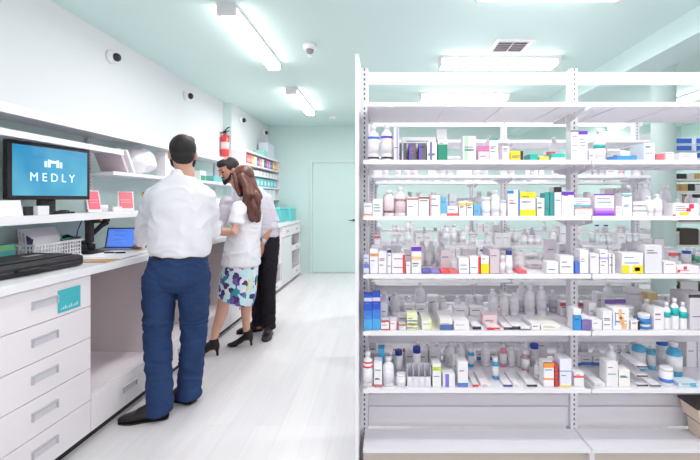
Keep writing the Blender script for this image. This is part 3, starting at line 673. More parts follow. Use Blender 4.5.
def P(lv, x0, x1, yt, kind, col, look, hb=(), vb=(), d=None, cap=None, name=None, cat=None, top=None, z=0.0, yf=2.085, lab=None, cols=(), patch=()):
    zb = LV[lv]+0.0015+z
    for _ in range(12):
        s = F/yf; w = (x1-x0)/s; xc = ((x0+x1)/2-CX)/s
        if d is None: d_ = {'b': 0.07, 'o': w, 'j': w, 'l': 0.17, 'f': 0.1}[kind]
        else: d_ = d
        if z: break
        c = clash(lv, xc-w/2+0.0008, xc+w/2-0.0008, yf, yf+d_)
        if not c: break
        # a few millimetres of overlap: trim, otherwise stand it behind
        ov = min(xc+w/2-c[0], c[1]-xc+w/2)
        if ov < 0.007:
            if xc > (c[0]+c[1])/2: x0 += (ov+0.001)*s
            else: x1 -= (ov+0.001)*s
        else: yf = c[3]+0.004
    occ.setdefault(lv, []).append((xc-w/2, xc+w/2, yf-0.001, yf+d_))
    ztop = EYE+(HZ-yt)/(F/yf); h = max(0.012, ztop-zb)
    h = min(h, 0.255 if lv != 'A' else 0.27)
    label = look+', '+('front rack '+LN[lv])
    seed = int(x0*7+yt)
    if kind in 'blf':
        cl = [col]+list(cols)+[GREYS[seed % 4]]
        bm = bmesh.new(); carton_mesh(bm, w, d_, h, hb, vb, kind != 'f', seed, top, cl, patch)
        o = obj(name or {'b': 'medicine_carton', 'l': 'long_carton', 'f': 'medicine_pack'}[kind], bm, [mat(c, 0.4) for c in cl], None, (xc, yf, zb)); tag(o, label, cat or ('packet' if kind == 'f' else 'carton'))
        return o
    t = thing(name or ('medicine_bottle' if kind == 'o' else 'medicine_jar'), label, cat or ('bottle' if kind == 'o' else 'jar'), (xc, yf+d_/2, zb))
    body, cp = bottle_prof(w/2, h, kind == 'j')
    sy = d_/w
    bm = bmesh.new(); lathe(bm, body, 20, sy=sy); obj('body', bm, M_CLEAR if col == 'clear' else mat(col, 0.3), t)
    bm = bmesh.new(); lathe(bm, cp, 20, sy=sy); obj('cap', bm, mat(cap or WHITE, 0.4), t)
    for (f0, f1, c) in (lab or [(0.15, 0.6, (246, 244, 248))]):
        bm = bmesh.new(); lathe(bm, [(w/2+0.0006, h*f0), (w/2+0.0006, h*f1)], 20, sy=sy); obj('printed_label', bm, mat(c, 0.4), t)
    return t
for k in LV: prep(k, D1, 2)
PU = (110, 60, 190); TE = (60, 170, 165); YE = (252, 222, 40); BL = (60, 130, 215); NV = (60, 70, 150); RD = (232, 60, 70); DK = (50, 44, 50); LB = (110, 185, 230); PK = (240, 120, 180); OR = (245, 160, 90); LG = (214, 232, 110); W2 = (243, 240, 244); LV_ = (226, 222, 236); DR = (170, 60, 80)
# --- A
P('A', 367.5, 379, 124, 'o', W2, 'white bottle with blue band', lab=[(.6, .66, BL), (.05, .1, DK), (.2, .55, (236, 232, 238))])
P('A', 381, 392.5, 123, 'o', W2, 'white bottle with purple band', lab=[(.6, .66, PU), (.05, .1, DK), (.2, .55, (236, 232, 238))])
P('A', 394, 399, 127, 'b', W2, 'slim white carton with purple edge', vb=[(.5, .8, 1)], cols=[(190, 170, 220)])
P('A', 400, 406.5, 143, 'b', (96, 92, 104), 'grey carton, leftmost of three striped ones', vb=[(.3, .5, 1)], cols=[(210, 206, 214)])
P('A', 409, 416, 143, 'b', (110, 104, 120), 'grey and violet striped carton', vb=[(.0, .35, 1)], cols=[(110, 90, 180)])
P('A', 419, 426, 143, 'b', (110, 108, 114), 'grey and violet carton beside white swoosh box', vb=[(.0, .4, 1)], cols=[(120, 100, 190)])
P('A', 427, 437, 142, 'b', W2, 'white carton with small violet mark', vb=[(.3, .5, 1)], cols=[(130, 120, 180)])
P('A', 438, 447.5, 139, 'b', (40, 150, 120), 'green and white carton', hb=[(.75, 1, 1)], cols=[W2])
P('A', 402, 436, 137, 'b', W2, 'wide white carton behind striped cartons', yf=2.17)
P('A', 437, 447, 129, 'b', W2, 'tall white carton behind green carton', yf=2.17)
P('A', 463, 476, 136, 'b', W2, 'white carton with green spot', vb=[(.1, .4, 1)], cols=[(190, 224, 190)])
P('A', 478.5, 489, 146, 'b', (236, 214, 230), 'pink-topped carton', hb=[(.62, 1, 1)], cols=[PK])
P('A', 489.5, 498, 138, 'b', W2, 'white carton with blue lid', hb=[(.9, 1, 1)], cols=[(90, 160, 170)])
P('A', 502.5, 509.5, 146, 'b', (250, 230, 236), 'pale pink carton')
P('A', 510.5, 523, 151, 'b', YE, 'yellow carton with dark end', vb=[(.8, 1, 1)], cols=[DK])
P('A', 530, 538, 154, 'f', (40, 180, 170), 'flat teal packet')
P('A', 539.5, 549, 156.5, 'f', (250, 215, 90), 'flat yellow packet')
P('A', 551.5, 565, 153.5, 'f', (60, 190, 180), 'long flat teal and white packet', hb=[(0, .4, 1)], cols=[W2])
P('A', 571.5, 578.6, 130, 'b', W2, 'tall white carton with grey lid', hb=[(.93, 1, 1)], cols=[(140, 136, 142)])
P('A', 579, 587.5, 131, 'b', W2, 'tall white carton with violet lid', hb=[(.88, 1, 1)], cols=[PU])
P('A', 589, 595.5, 150, 'b', (232, 230, 244), 'small pale lilac carton')
P('A', 596.5, 607.5, 128, 'o', W2, 'white bottle with teal label', lab=[(.38, .5, TE), (.1, .35, W2)])
P('A', 617, 637, 155.5, 'f', (70, 150, 220), 'flat blue packet')
P('A', 644, 655, 143, 'b', (226, 232, 236), 'pale clear-fronted carton', d=.12)
P('A', 656.5, 664, 154, 'f', (240, 110, 120), 'small flat red packet')
P('A', 666, 674, 152, 'b', W2, 'small white carton near the column')
P('A', 680, 697, 153, 'b', W2, 'low white carton beyond the column')
# --- B
P('B', 363.8, 372, 203, 'b', W2, 'low white carton with orange foot', hb=[(.05, .15, 1)], cols=[OR])
P('B', 372.6, 382.5, 199, 'b', W2, 'square white carton beside the red-striped bottles')
P('B', 384, 394.5, 190, 'o', W2, 'shorter white bottle with dark red stripe', lab=[(.1, .62, (236, 214, 220)), (.12, .2, DR)])
P('B', 395, 406, 187, 'o', W2, 'taller white bottle with dark red stripe', lab=[(.1, .62, (232, 206, 214)), (.5, .58, DR)])
P('B', 407, 418, 197, 'b', W2, 'white carton with dark red top print', hb=[(.85, .93, 1)], cols=[(190, 120, 110)])
P('B', 418.5, 429, 196, 'b', W2, 'white carton with brown top print', hb=[(.86, .96, 1)], cols=[(150, 110, 90)])
P('B', 430, 440.5, 195, 'b', W2, 'white carton with thin red vertical line', vb=[(.05, .12, 1)], cols=[(240, 130, 140)])
P('B', 441, 446.8, 197, 'b', (110, 190, 232), 'light blue carton', hb=[(0, .12, 1)], cols=[W2])
P('B', 447.3, 458, 206, 'b', W2, 'low white carton with red foot', hb=[(0, .28, 1)], cols=[(245, 110, 110)])
P('B', 459, 466, 201, 'b', W2, 'white carton with yellow band', hb=[(.7, .85, 1)], cols=[(250, 220, 90)])
P('B', 466.6, 473, 202, 'b', W2, 'cream carton with amber top', hb=[(.8, .95, 1)], cols=[(250, 200, 80)])
P('B', 474, 480.5, 204, 'b', LB, 'small sky-blue carton')
P('B', 482, 491, 197, 'j', W2, 'short white jar')
P('B', 492, 500.5, 190, 'o', W2, 'plain white bottle')
P('B', 501, 507, 200, 'j', W2, 'small white jar', cap=(226, 226, 234))
P('B', 508, 519.5, 190, 'b', W2, 'tall white carton with blue edge', vb=[(.88, 1, 1), (.5, .86, 2)], hb=[(.86, .98, 1)], cols=[BL, W2])
P('B', 520, 535.5, 192, 'b', W2, 'yellow and white carton', hb=[(0, .26, 1), (.74, 1, 1)], cols=[YE])
P('B', 537, 544.5, 198, 'b', (232, 232, 236), 'pale grey carton')
P('B', 545, 549.2, 193, 'b', (64, 160, 158), 'slim teal carton, left of the pair')
P('B', 549.8, 554, 192, 'b', (56, 150, 148), 'slim teal carton, right of the pair')
P('B', 554.6, 561.5, 187, 'b', W2, 'white carton with black lid', hb=[(.82, 1, 1)], cols=[DK])
P('B', 562, 574, 191, 'b', (246, 232, 240), 'pale pink carton with violet lid', hb=[(.84, .98, 1)], cols=[PU])
P('B', 575, 592.5, 208, 'b', (250, 240, 244), 'low pale carton, bottom of a stack', hb=[(.84, .97, 1)], cols=[(240, 150, 130)])
P('B', 573.6, 590.5, 198, 'b', (250, 240, 244), 'pale carton with blue band on top of another', hb=[(.02, .22, 1)], cols=[(90, 190, 220)], z=.047)
P('B', 595, 614, 194, 'b', (246, 238, 252), 'large violet and white carton', hb=[(0, .12, 1), (.12, .24, 2), (.24, .36, 3), (.94, 1, 1)], cols=[(140, 60, 200), (170, 110, 220), (205, 170, 238)])
P('B', 616, 622, 206, 'b', W2, 'small white carton beside the violet one')
P('B', 622.6, 632, 193, 'b', W2, 'white carton with teal lid', hb=[(.86, .95, 1)], cols=[(120, 200, 200)])
P('B', 633, 647, 211.5, 'f', W2, 'flat white carton, bottom of three')
P('B', 633.5, 646, 206.5, 'f', (236, 232, 240), 'flat white carton, middle of three', z=.027)
P('B', 633, 646.5, 201.5, 'f', W2, 'flat white carton, top of three', z=.053)
P('B', 648, 656, 196, 'o', W2, 'white bottle, left of the pair by the column', d=.06)
P('B', 656.6, 664.5, 194, 'o', W2, 'white bottle, right of the pair by the column', d=.06)
P('B', 673, 699, 203.5, 'b', W2, 'wide white carton with red and yellow squares', patch=[(.25, .6, .05, .3, 1), (.52, .68, .35, .6, 2), (.62, .8, .6, .95, 2), (.0, .1, 0, .12, 2)], cols=[(250, 215, 60), (230, 50, 90)])
# --- C
P('C', 363.6, 369, 255, 'b', (222, 222, 246), 'slim pale carton with blue print', hb=[(.3, .5, 1)], cols=[(120, 130, 220)])
P('C', 370, 378, 249, 'b', W2, 'white carton with orange dot', hb=[(.7, .82, 1)], cols=[OR])
P('C', 378.6, 386.5, 252, 'b', W2, 'plain upright white carton')
P('C', 387.4, 391.2, 250, 'b', W2, 'slim white carton with navy top', hb=[(.88, 1, 1)], cols=[NV])
P('C', 392, 405, 254.5, 'b', W2, 'white carton with red right edge', vb=[(.83, 1, 1)], cols=[RD])
P('C', 406, 410.5, 262, 'b', W2, 'small white carton by the violet-lidded one')
P('C', 411.5, 421.3, 247, 'b', W2, 'white carton with violet lid and orange label', hb=[(.84, 1, 1), (.52, .64, 2)], cols=[PU, (250, 200, 150)])
P('C', 423, 431, 271, 'f', (100, 100, 190), 'flat indigo packet')
P('C', 431.6, 440, 271.5, 'f', (150, 140, 210), 'flat lilac packet')
P('C', 441, 449.5, 271, 'f', (238, 80, 90), 'flat red packet, left one')
P('C', 450, 458, 271.5, 'f', (242, 110, 116), 'flat red packet, right one')
P('C', 441, 451.5, 250, 'b', (240, 232, 234), 'white carton standing behind red packets', yf=2.20)
P('C', 459, 469, 258, 'b', W2, 'plain white carton left of red-edged one')
P('C', 470, 480, 257, 'b', W2, 'white carton with broad red edge', vb=[(.82, 1, 1)], cols=[RD])
P('C', 481, 489, 256, 'b', W2, 'white and yellow carton', hb=[(0, .55, 1)], cols=[YE])
P('C', 490, 499.5, 250, 'b', (216, 200, 208), 'rosy grey translucent carton', d=.16)
P('C', 500.5, 505.8, 256, 'j', (232, 200, 214), 'small pink jar', cap=W2)
P('C', 506.5, 513, 250.5, 'j', W2, 'white jar with navy lid', cap=NV)
P('C', 518.5, 527, 271.5, 'f', (245, 90, 110), 'small flat pink-red packet')
P('C', 515, 526, 252, 'j', W2, 'wide white jar behind the pink-red packet', yf=2.19)
P('C', 529, 546, 264, 'b', (240, 226, 230), 'pale rose packet lying low', d=.13)
P('C', 547, 558.5, 262, 'b', W2, 'squat white carton beside the rose packet')
P('C', 560, 573.5, 256, 'b', W2, 'wide white carton next to the middle upright')
P('C', 575, 579, 262, 'b', (80, 120, 225), 'slim bright blue carton')
P('C', 580, 588.5, 250, 'b', W2, 'tall white carton right of bright blue one')
P('C', 590, 599, 254, 'b', (236, 232, 240), 'grey-white carton')
P('C', 600, 608, 250, 'b', W2, 'white carton with violet corner', hb=[(.6, .7, 1)], cols=[(190, 180, 230)])
P('C', 609, 615, 254, 'b', W2, 'white carton with dark vertical line', vb=[(.4, .55, 1)], cols=[(120, 120, 130)])
P('C', 622, 643, 253, 'b', W2, 'large white carton with two yellow squares', patch=[(0, .36, 0, .4, 1), (.5, 1, .0, .4, 1), (.6, .85, .12, .3, 2)], cols=[YE, (250, 240, 160)])
P('C', 645, 662, 245, 'b', (228, 226, 234), 'large translucent grey tub', name='storage_tub', cat='tub', d=.16)
P('C', 664, 676, 262, 'b', W2, 'white carton by the column')
P('C', 677, 699, 266, 'b', (242, 232, 238), 'wide pale carton with red squares', patch=[(.02, .14, .15, .5, 1), (.3, .44, .5, .95, 1)], cols=[RD])
# --- D
P('D', 364, 372, 295, 'b', (40, 90, 205), 'tall blue packet, left of the pair', hb=[(.0, .3, 1), (.3, .55, 2), (.82, .92, 3)], cols=[(80, 170, 230), (60, 130, 220), (220, 210, 240)])
P('D', 372.5, 380.3, 293, 'b', (36, 80, 200), 'tall blue packet, right of the pair', hb=[(.0, .3, 1), (.3, .55, 2), (.78, .88, 3)], cols=[(80, 170, 230), (60, 130, 220), (220, 210, 240)])
P('D', 381, 389, 321, 'b', W2, 'small red-rimmed carton, first of three', hb=[(0, .1, 1), (.9, 1, 1)], cols=[RD])
P('D', 389.6, 397, 321, 'b', W2, 'small red-rimmed carton, second of three', vb=[(0, .08, 1), (.92, 1, 1)], cols=[RD])
P('D', 399, 406, 325, 'b', W2, 'smallest red-rimmed carton', hb=[(.88, 1, 1)], cols=[(220, 120, 130)])
P('D', 407, 417.5, 326, 'b', (240, 244, 190), 'low lime-yellow carton at the bottom', hb=[(.4, .6, 1)], cols=[(130, 130, 190)])
P('D', 407, 417.5, 314, 'b', (244, 246, 200), 'lime-yellow carton stacked on another', hb=[(.2, .35, 1)], cols=[(130, 130, 190)], z=.032)
P('D', 422, 432, 321, 'l', (240, 240, 226), 'cream carton with lime edge', vb=[(.85, 1, 1)], cols=[LG])
P('D', 440, 452.5, 319, 'l', (240, 234, 236), 'white carton with slate-blue foot', hb=[(0, .5, 1)], cols=[(84, 110, 170)])
P('D', 454, 469, 321, 'l', W2, 'plain long white carton')
P('D', 473, 481, 326, 'l', W2, 'long white carton with black end', hb=[(.1, .9, 1)], cols=[(60, 40, 50)])
P('D', 487.5, 494, 326, 'b', (245, 220, 226), 'low pink-red carton', hb=[(.0, .5, 1)], cols=[RD])
P('D', 494.5, 500, 327, 'b', (250, 230, 232), 'lowest pink-red carton', hb=[(.2, .8, 1)], cols=[RD])
P('D', 483, 497, 315, 'b', (246, 220, 226), 'pink carton standing behind the low red ones', yf=2.165)
P('D', 504.5, 512, 327, 'l', W2, 'long white violet-edged carton, left one', hb=[(.1, .9, 1)], vb=[], cols=[(60, 48, 60)])
P('D', 512.8, 520, 326, 'l', W2, 'long white violet-edged carton, right one', hb=[(.1, .9, 1)], cols=[(60, 48, 60)])
P('D', 521, 530, 328, 'l', W2, 'flat long white carton with dark base line', hb=[(0, .3, 1)], cols=[(100, 90, 110)])
P('D', 532, 540, 324, 'l', W2, 'short white carton beside the dark-line one')
P('D', 541, 560, 325, 'l', (248, 244, 236), 'wide cream carton')
P('D', 573.5, 581, 309, 'b', W2, 'white and bright blue carton', hb=[(0, .72, 1)], cols=[(50, 150, 220)])
P('D', 582, 590.5, 317, 'b', W2, 'white and violet carton', hb=[(0, .8, 1)], cols=[(130, 110, 180)])
P('D', 592, 602, 320, 'b', W2, 'small white carton after the violet one')
P('D', 603, 612, 311, 'b', W2, 'white carton left of the orange one')
P('D', 613, 629, 308, 'b', W2, 'white carton with orange stripe', patch=[(.35, .55, .5, .95, 1), (.42, .68, .25, .6, 1), (.55, .85, .05, .3, 1), (.12, .18, .2, .8, 2)], cols=[(250, 190, 130), (120, 150, 220)])
P('D', 631, 640, 321, 'b', W2, 'small white carton with dark square', vb=[(.75, 1, 1)], cols=[DK])
P('D', 641.5, 653, 315, 'j', W2, 'blue and white striped jar', lab=[(0.02, .2, (50, 130, 200)), (.35, .75, (50, 130, 200))])
P('D', 654, 664, 308, 'b', W2, 'tall white carton beside the striped jar')
P('D', 665.2, 672.5, 303, 'o', W2, 'white bottle with teal band, left of three', lab=[(.45, .65, (30, 180, 180))])
P('D', 673, 681, 299, 'o', W2, 'white bottle with teal band, middle of three', lab=[(.45, .7, (30, 180, 180))])
P('D', 681.6, 689, 303, 'o', W2, 'white bottle with teal band, right of three', lab=[(.42, .66, (30, 180, 180))])
P('D', 690, 712, 295, 'b', (216, 210, 218), 'grey carton with black lid', hb=[(.92, 1, 1)], vb=[], cols=[(60, 52, 58)], d=.15)
P('D', 629, 647, 290, 'j', (236, 232, 238), 'big pale jar', yf=2.32)
P('D', 648, 658, 293, 'b', (250, 226, 170), 'amber-edged carton', yf=2.33)
# --- E
P('E', 362.5, 373, 353, 'o', W2, 'white bottle with red bands', lab=[(.55, .6, RD), (.68, .72, RD), (.1, .5, W2)])
P('E', 374, 382.2, 362, 'b', W2, 'white carton with brick-red foot', hb=[(0, .1, 1)], cols=[(200, 120, 120)])
P('E', 383, 394, 359, 'o', W2, 'white bottle beside the brick-red-footed carton', lab=[(.1, .6, (232, 230, 238))])
P('E', 396.5, 406, 375, 'j', W2, 'short white jar with plain lid')
t = thing('divided_tray', 'clear divided plastic tray, front rack lowest shelf', 'tray', ((419-CX)/201.4, 2.12, LV['E']+.0015)); occ['E'].append((.105, .235, 2.08, 2.17))
bm = bmesh.new(); box(bm, -.06, .06, -.035, .04, 0, .004)
for k in range(5): box(bm, -.06+k*.0295, -.058+k*.0295, -.035, .04, .004, .09)
box(bm, -.06, .06, -.035, -.033, .004, .05); box(bm, -.06, .06, .038, .04, .004, .09)
obj('tray', bm, mat((234, 232, 240), .2), t)
P('E', 431.5, 441, 364, 'b', W2, 'white carton with lime band', hb=[(.7, .88, 1)], cols=[(205, 225, 70)])
P('E', 443, 455, 374, 'b', W2, 'white carton with violet-blue stripe', vb=[(.2, .5, 1)], cols=[(120, 120, 220)])
P('E', 458, 468, 362, 'b', W2, 'white carton with blue and violet foot', hb=[(0, .08, 1), (.08, .16, 2)], cols=[(140, 120, 210), (40, 140, 200)])
P('E', 473, 478.5, 385, 'l', W2, 'long carton with red end', hb=[(.05, .95, 1)], cols=[RD])
P('E', 481, 490, 385, 'l', (248, 238, 242), 'long white carton with rosy print')
P('E', 504, 512, 387, 'l', W2, 'long carton with indigo end', hb=[(.1, .9, 1)], cols=[(80, 70, 150)])
P('E', 513.5, 520, 386, 'l', W2, 'slim long white carton')
P('E', 527.5, 537, 384.5, 'l', W2, 'long carton with black end and violet edge', hb=[(.1, .92, 1)], cols=[(56, 48, 54)])
P('E', 544, 554, 363, 'b', W2, 'white carton with orange top', hb=[(.8, 1, 1), (.3, .36, 1)], cols=[(245, 150, 70)])
P('E', 555, 558, 366, 'b', (215, 50, 60), 'thin red strip carton')
P('E', 560, 571.5, 359, 'b', (236, 236, 248), 'pale blue tall carton with yellow corner', hb=[(0, .06, 1), (.55, .58, 2)], cols=[(250, 220, 110), (130, 140, 220)])
P('E', 574.5, 584, 373, 'b', W2, 'white carton with red band at top', hb=[(.66, .8, 1)], cols=[(240, 90, 90)])
P('E', 595, 605, 383, 'l', W2, 'long white carton receding behind its end')
P('E', 606.5, 618, 362, 'b', W2, 'tall plain white carton')
P('E', 619, 630, 370, 'b', (250, 244, 238), 'cream carton beside tall plain one')
for i, (yy, z_) in enumerate(((385, 0), (376, .046), (367, .092))):
    P('E', 638, 648, yy, 'l', W2, ('lowest', 'middle', 'topmost')[i]+' of three stacked black-ended long cartons', hb=[(.3, .92, 1)], cols=[(60, 48, 54)], z=z_)
P('E', 651, 661, 386, 'l', W2, 'violet-edged long carton with grey end', hb=[(.1, .8, 1)], cols=[(120, 118, 130)])
P('E', 664, 676.5, 369, 'j', W2, 'squat white jar with blue stripe', lab=[(.2, .4, (80, 130, 220))])
P('E', 679, 698, 383, 'b', (210, 232, 242), 'pale packet with sky-blue corner', vb=[(.6, .9, 1)], cols=[(100, 190, 220)])
# rear rows with a look of their own
P('E', 378, 384.5, 349, 'b', (80, 180, 230), 'light blue packet behind brick-footed carton', yf=2.17)
P('E', 395, 402.5, 351, 'j', W2, 'jar with dark blue lid, leftmost', cap=(40, 60, 150), yf=2.21)
P('E', 413, 421, 348, 'j', W2, 'jar with dark blue lid behind tray', cap=(40, 60, 150), yf=2.2)
P('E', 468.5, 474.5, 349, 'j', (50, 175, 225), 'turquoise jar, rear row', yf=2.33)
P('E', 493, 500, 358, 'j', (60, 170, 220), 'small turquoise jar, rear row', yf=2.17)
P('E', 500.5, 508, 345, 'o', (226, 150, 175), 'tall pink bottle, rear row', yf=2.33)
P('E', 509, 516.5, 348, 'o', W2, 'tall white bottle beside pink bottle', yf=2.33)
P('E', 523, 531, 351, 'j', (206, 160, 176), 'mauve jar, rear row', yf=2.19)
P('E', 531.5, 540, 345, 'j', W2, 'jar with royal blue lid', cap=(50, 90, 200), yf=2.33)
P('E', 636, 649, 341, 'o', (92, 180, 220), 'sky-blue bottle behind stacked cartons', yf=2.28, cap=W2)
P('E', 650, 658, 346, 'o', (100, 186, 222), 'second sky-blue bottle in the rear', yf=2.29, cap=W2)
P('E', 672, 686, 344, 'o', (84, 172, 216), 'big sky-blue bottle near the column', yf=2.2, cap=W2)
P('E', 660, 671, 341, 'j', (226, 230, 240), 'big translucent jug with blue lid', cap=(60, 120, 210), yf=2.25)
P('B', 585, 592, 192, 'j', W2, 'white jar behind the pale stack', yf=2.34)

# deck boxes at the right
for i, (z0, z1, w, lab) in enumerate(((0.1705, 0.272, .15, 'lower cream box with dark lid on the rack base'), (0.2735, 0.358, .19, 'upper cream box with dark lid, stacked on the rack base'))):
    t = thing('lidded_box', lab, 'box', (1.565 if i else 1.60, 2.10, z0))
    bm = bmesh.new(); vs = box(bm, 0.0, w+.05, 0, .13, 0, z1-z0-.012)
    for v in vs:
        if v.co.z < .01: v.co.x = .1+(v.co.x-.1)*.86
    obj('tray', bm, mat((226, 208, 190), .6), t)
    bx('lid', -.008, w+.058, -.006, .136, z1-z0-.0118, z1-z0, mat((62, 52, 50), .5), t)

# ------------------------------------------------------------------ shared stock meshes for the rear rows and the racks behind
def proto(kind, w, d, h, col, cap=None, band=None):
    bm = bmesh.new()
    if kind == 'b':
        box(bm, -w/2, w/2, 0, d, 0, h)
        if band: box(bm, -w/2-.0005, w/2+.0005, -.001, .01, h*band[0], h*band[1], 1)
        box(bm, -w*.35, w*.2, -.0013, 0, h*.6, h*.6+.004, 2)
        ms = [mat(col, .4), mat(band[2] if band else col, .4), mat((130, 128, 140), .5)]
    else:
        b, c = bottle_prof(w/2, h, kind == 'j')
        lathe(bm, b, 12, 0, w/2); n0 = len(bm.faces); lathe(bm, c, 12, 0, w/2)
        bm.faces.ensure_lookup_table()
        for f in bm.faces[n0:]: f.material_index = 1
        n1 = len(bm.faces); lathe(bm, [(w/2+.0006, h*.15), (w/2+.0006, h*.55)], 12, 0, w/2); bm.faces.ensure_lookup_table()
        for f in bm.faces[n1:]: f.material_index = 2
        ms = [mat(col, .3) if col != 'clear' else M_CLEAR, mat(cap or W2, .4), mat(band[2] if band else (240, 238, 243), .4)]
    me = bpy.data.meshes.new('stock'); bm.to_mesh(me); bm.free()
    for m in ms: me.materials.append(m)
    return (me, w, d if kind == 'b' else w, h)
G_ = (226, 226, 234)
PR = []
for (look, kind, w, d, h, col, cap, band, wt) in (
    ('white bottle with white cap', 'o', .05, 0, .125, W2, None, None, 7), ('small white bottle', 'o', .038, 0, .085, W2, None, None, 6),
    ('tall white bottle', 'o', .055, 0, .165, (240, 240, 246), None, None, 3), ('white bottle with grey label', 'o', .048, 0, .12, G_, None, (0, 0, (206, 206, 216)), 4),
    ('white jar', 'j', .055, 0, .075, W2, None, None, 5), ('pale grey jar', 'j', .05, 0, .09, G_, (244, 244, 248), None, 4),
    ('white jar with blue lid', 'j', .045, 0, .08, W2, (60, 90, 190), None, 2), ('white bottle with green label', 'o', .04, 0, .09, W2, None, (0, 0, (110, 190, 160)), 1),
    ('white bottle with pink label', 'o', .045, 0, .11, W2, None, (0, 0, (240, 190, 205)), 1), ('white bottle with sky-blue label', 'o', .045, 0, .10, W2, None, (0, 0, (140, 200, 232)), 1),
    ('white carton', 'b', .06, .06, .09, W2, None, None, 6), ('narrow white carton', 'b', .035, .06, .11, (240, 238, 244), None, None, 6),
    ('low white carton', 'b', .08, .07, .045, W2, None, None, 5), ('tall white carton', 'b', .055, .05, .145, W2, None, None, 3),
    ('white carton with teal band', 'b', .05, .05, .07, W2, None, (.1, .35, (80, 180, 175)), 1), ('white carton with blue band', 'b', .06, .05, .06, W2, None, (.1, .4, (90, 140, 220)), 1),
    ('white carton with yellow band', 'b', .05, .05, .08, W2, None, (.0, .3, (250, 220, 90)), 1), ('white carton with red band', 'b', .045, .05, .075, W2, None, (.7, .95, (235, 100, 110)), 1),
    ('white carton with violet band', 'b', .055, .05, .09, W2, None, (.75, 1, (150, 120, 205)), 1)):
    PR.append((look, kind, proto(kind, w, d, h, col, cap, band), wt))
PW_ = [p[3] for p in PR]
def fill(key, lvl, D, xa, xb, rows, where, dens=.8, seed=1, dim=''):
    r = random.Random(seed)
    for y0 in rows:
        x = xa
        while x < xb:
            look, kind, (me, w, d, h), _ = r.choices(PR, PW_)[0]
            n = r.choice((1, 2, 3)) if dens > .5 else 1
            for _k in range(n):
                if x+w > xb: break
                yy = y0+r.uniform(0, .012)
                if not clash(key, x-.001, x+w+.001, yy-.001, yy+d+.001) and r.random() < dens:
                    nm = {'o': 'medicine_bottle', 'j': 'medicine_jar', 'b': 'medicine_pack' if 'low' in look else 'medicine_carton'}[kind]  # low cartons share one name with the flat packs
                    o = bpy.data.objects.new(nm, me); COL.objects.link(o); o.location = (x+w/2, yy, lvl+.0015)
                    tag(o, look+', '+where, {'o': 'bottle', 'j': 'jar', 'b': 'packet' if 'low' in look else 'carton'}[kind], look+', '+where)
                    occ[key].append((x, x+w, yy, yy+d))
                x += w+r.uniform(.002, .012)
            x += r.uniform(0, .03)/dens
for i, (k, z) in enumerate(LV.items()):
    fill(k, z, D1, -.085, 1.4 if k == 'A' else 1.85, (2.33, 2.41), 'rear row of front rack '+LN[k], .4 if k == 'A' else .85, seed=40+i)
    if k != 'A': fill(k, z, D1, -.085, 1.72, (2.17,), 'middle row of front rack '+LN[k], .4, seed=60+i)
for ri, (D, nb, nm, xb) in enumerate(((D2, 2, 'second rack', 2.1), (D3, 3, 'third rack', 3.2))):
    for i, (k, z) in enumerate([('T', 1.873)]+list(LV.items())):
        key = nm+k; prep(key, D, nb)
        ln = 'top board' if k == 'T' else LN[k]
        if k == 'T': continue
        fill(key, z, D, -.085, xb, (D-.205,), nm+' '+ln, .85 if ri == 0 else .6, seed=100+ri*20+i)
        if k in 'CD' and ri == 0: fill(key, z, D, -.085, xb, (D+.06,), 'rear row of '+nm+' '+ln, .6, seed=200+ri*20+i)

# ------------------------------------------------------------------ rack beyond the column, far right
t = thing('wall_rack', 'tall rack beyond the column at far right', 'shelving', (0, 0, 0))
RX0, RX1, RY = 3.40, 4.75, 5.2
RZS = (1.90, 1.65, 1.50, 1.36, 1.12, 0.83, 0.52, 0.15)
for z in RZS: bx('shelf', RX0+.021, RX1-.021, RY, RY+.4, z-.025, z, mat((240, 234, 230), .5), t)
for x in (RX0, RX1-.02): bx('side_panel', x, x+.02, RY, RY+.4, 0, 2.25, M_W, t)
for j in range(3):
    for i in range(3):
        bm = bmesh.new(); w = .36; box(bm, 0, w, 0, .2, 0, .085); box(bm, .01, w-.01, -.002, .0, .012, .07, 1); box(bm, .06, .14, -.003, -.0015, .02, .06, 2)
        o = obj('medicine_carton', bm, [mat((226, 232, 246), .5), mat((60, 110, 205), .5), mat((150, 210, 235), .5)], None, (RX0+.06+i*.4, RY+.02, 1.9015+j*.09))
        tag(o, ('bottom', 'middle', 'top')[j]+' blue and white long carton in a stack, top of far right rack', 'carton', 'blue cartons, %s row, far right rack' % ('bottom', 'middle', 'top')[j])
rr = random.Random(3)
for zi, z in enumerate(RZS[1:]):
    x = RX0+.04
    while x < RX1-.2:
        w = rr.choice((.07, .09, .12)) if zi < 3 else .22
        h = (.07, .09, .1, .17, .2, .2, .22)[zi]*rr.uniform(.8, 1)
        c, cn = rr.choice((((60, 56, 60), 'dark'), ((236, 232, 236), 'white'), ((236, 232, 236), 'white'), ((210, 170, 110), 'tan')) if zi < 4 else (((214, 206, 204), 'pale grey'), ((80, 66, 60), 'dark brown'), ((230, 224, 226), 'off-white')))
        o = bx('storage_bin' if zi > 2 else 'medicine_carton', 0, w, 0, .2, 0, h, mat(c, .5)); o.location = (x, RY+.02, z+.001)
        s_ = ('second', 'third', 'fourth', 'fifth', 'sixth', 'seventh', 'lowest')[zi]
        tag(o, cn+(' bin' if zi > 2 else ' carton')+' on the '+s_+' shelf of the far right rack', 'bin' if zi > 2 else 'carton', cn+' stock, '+s_+' shelf, far right rack')
        x += w+.012
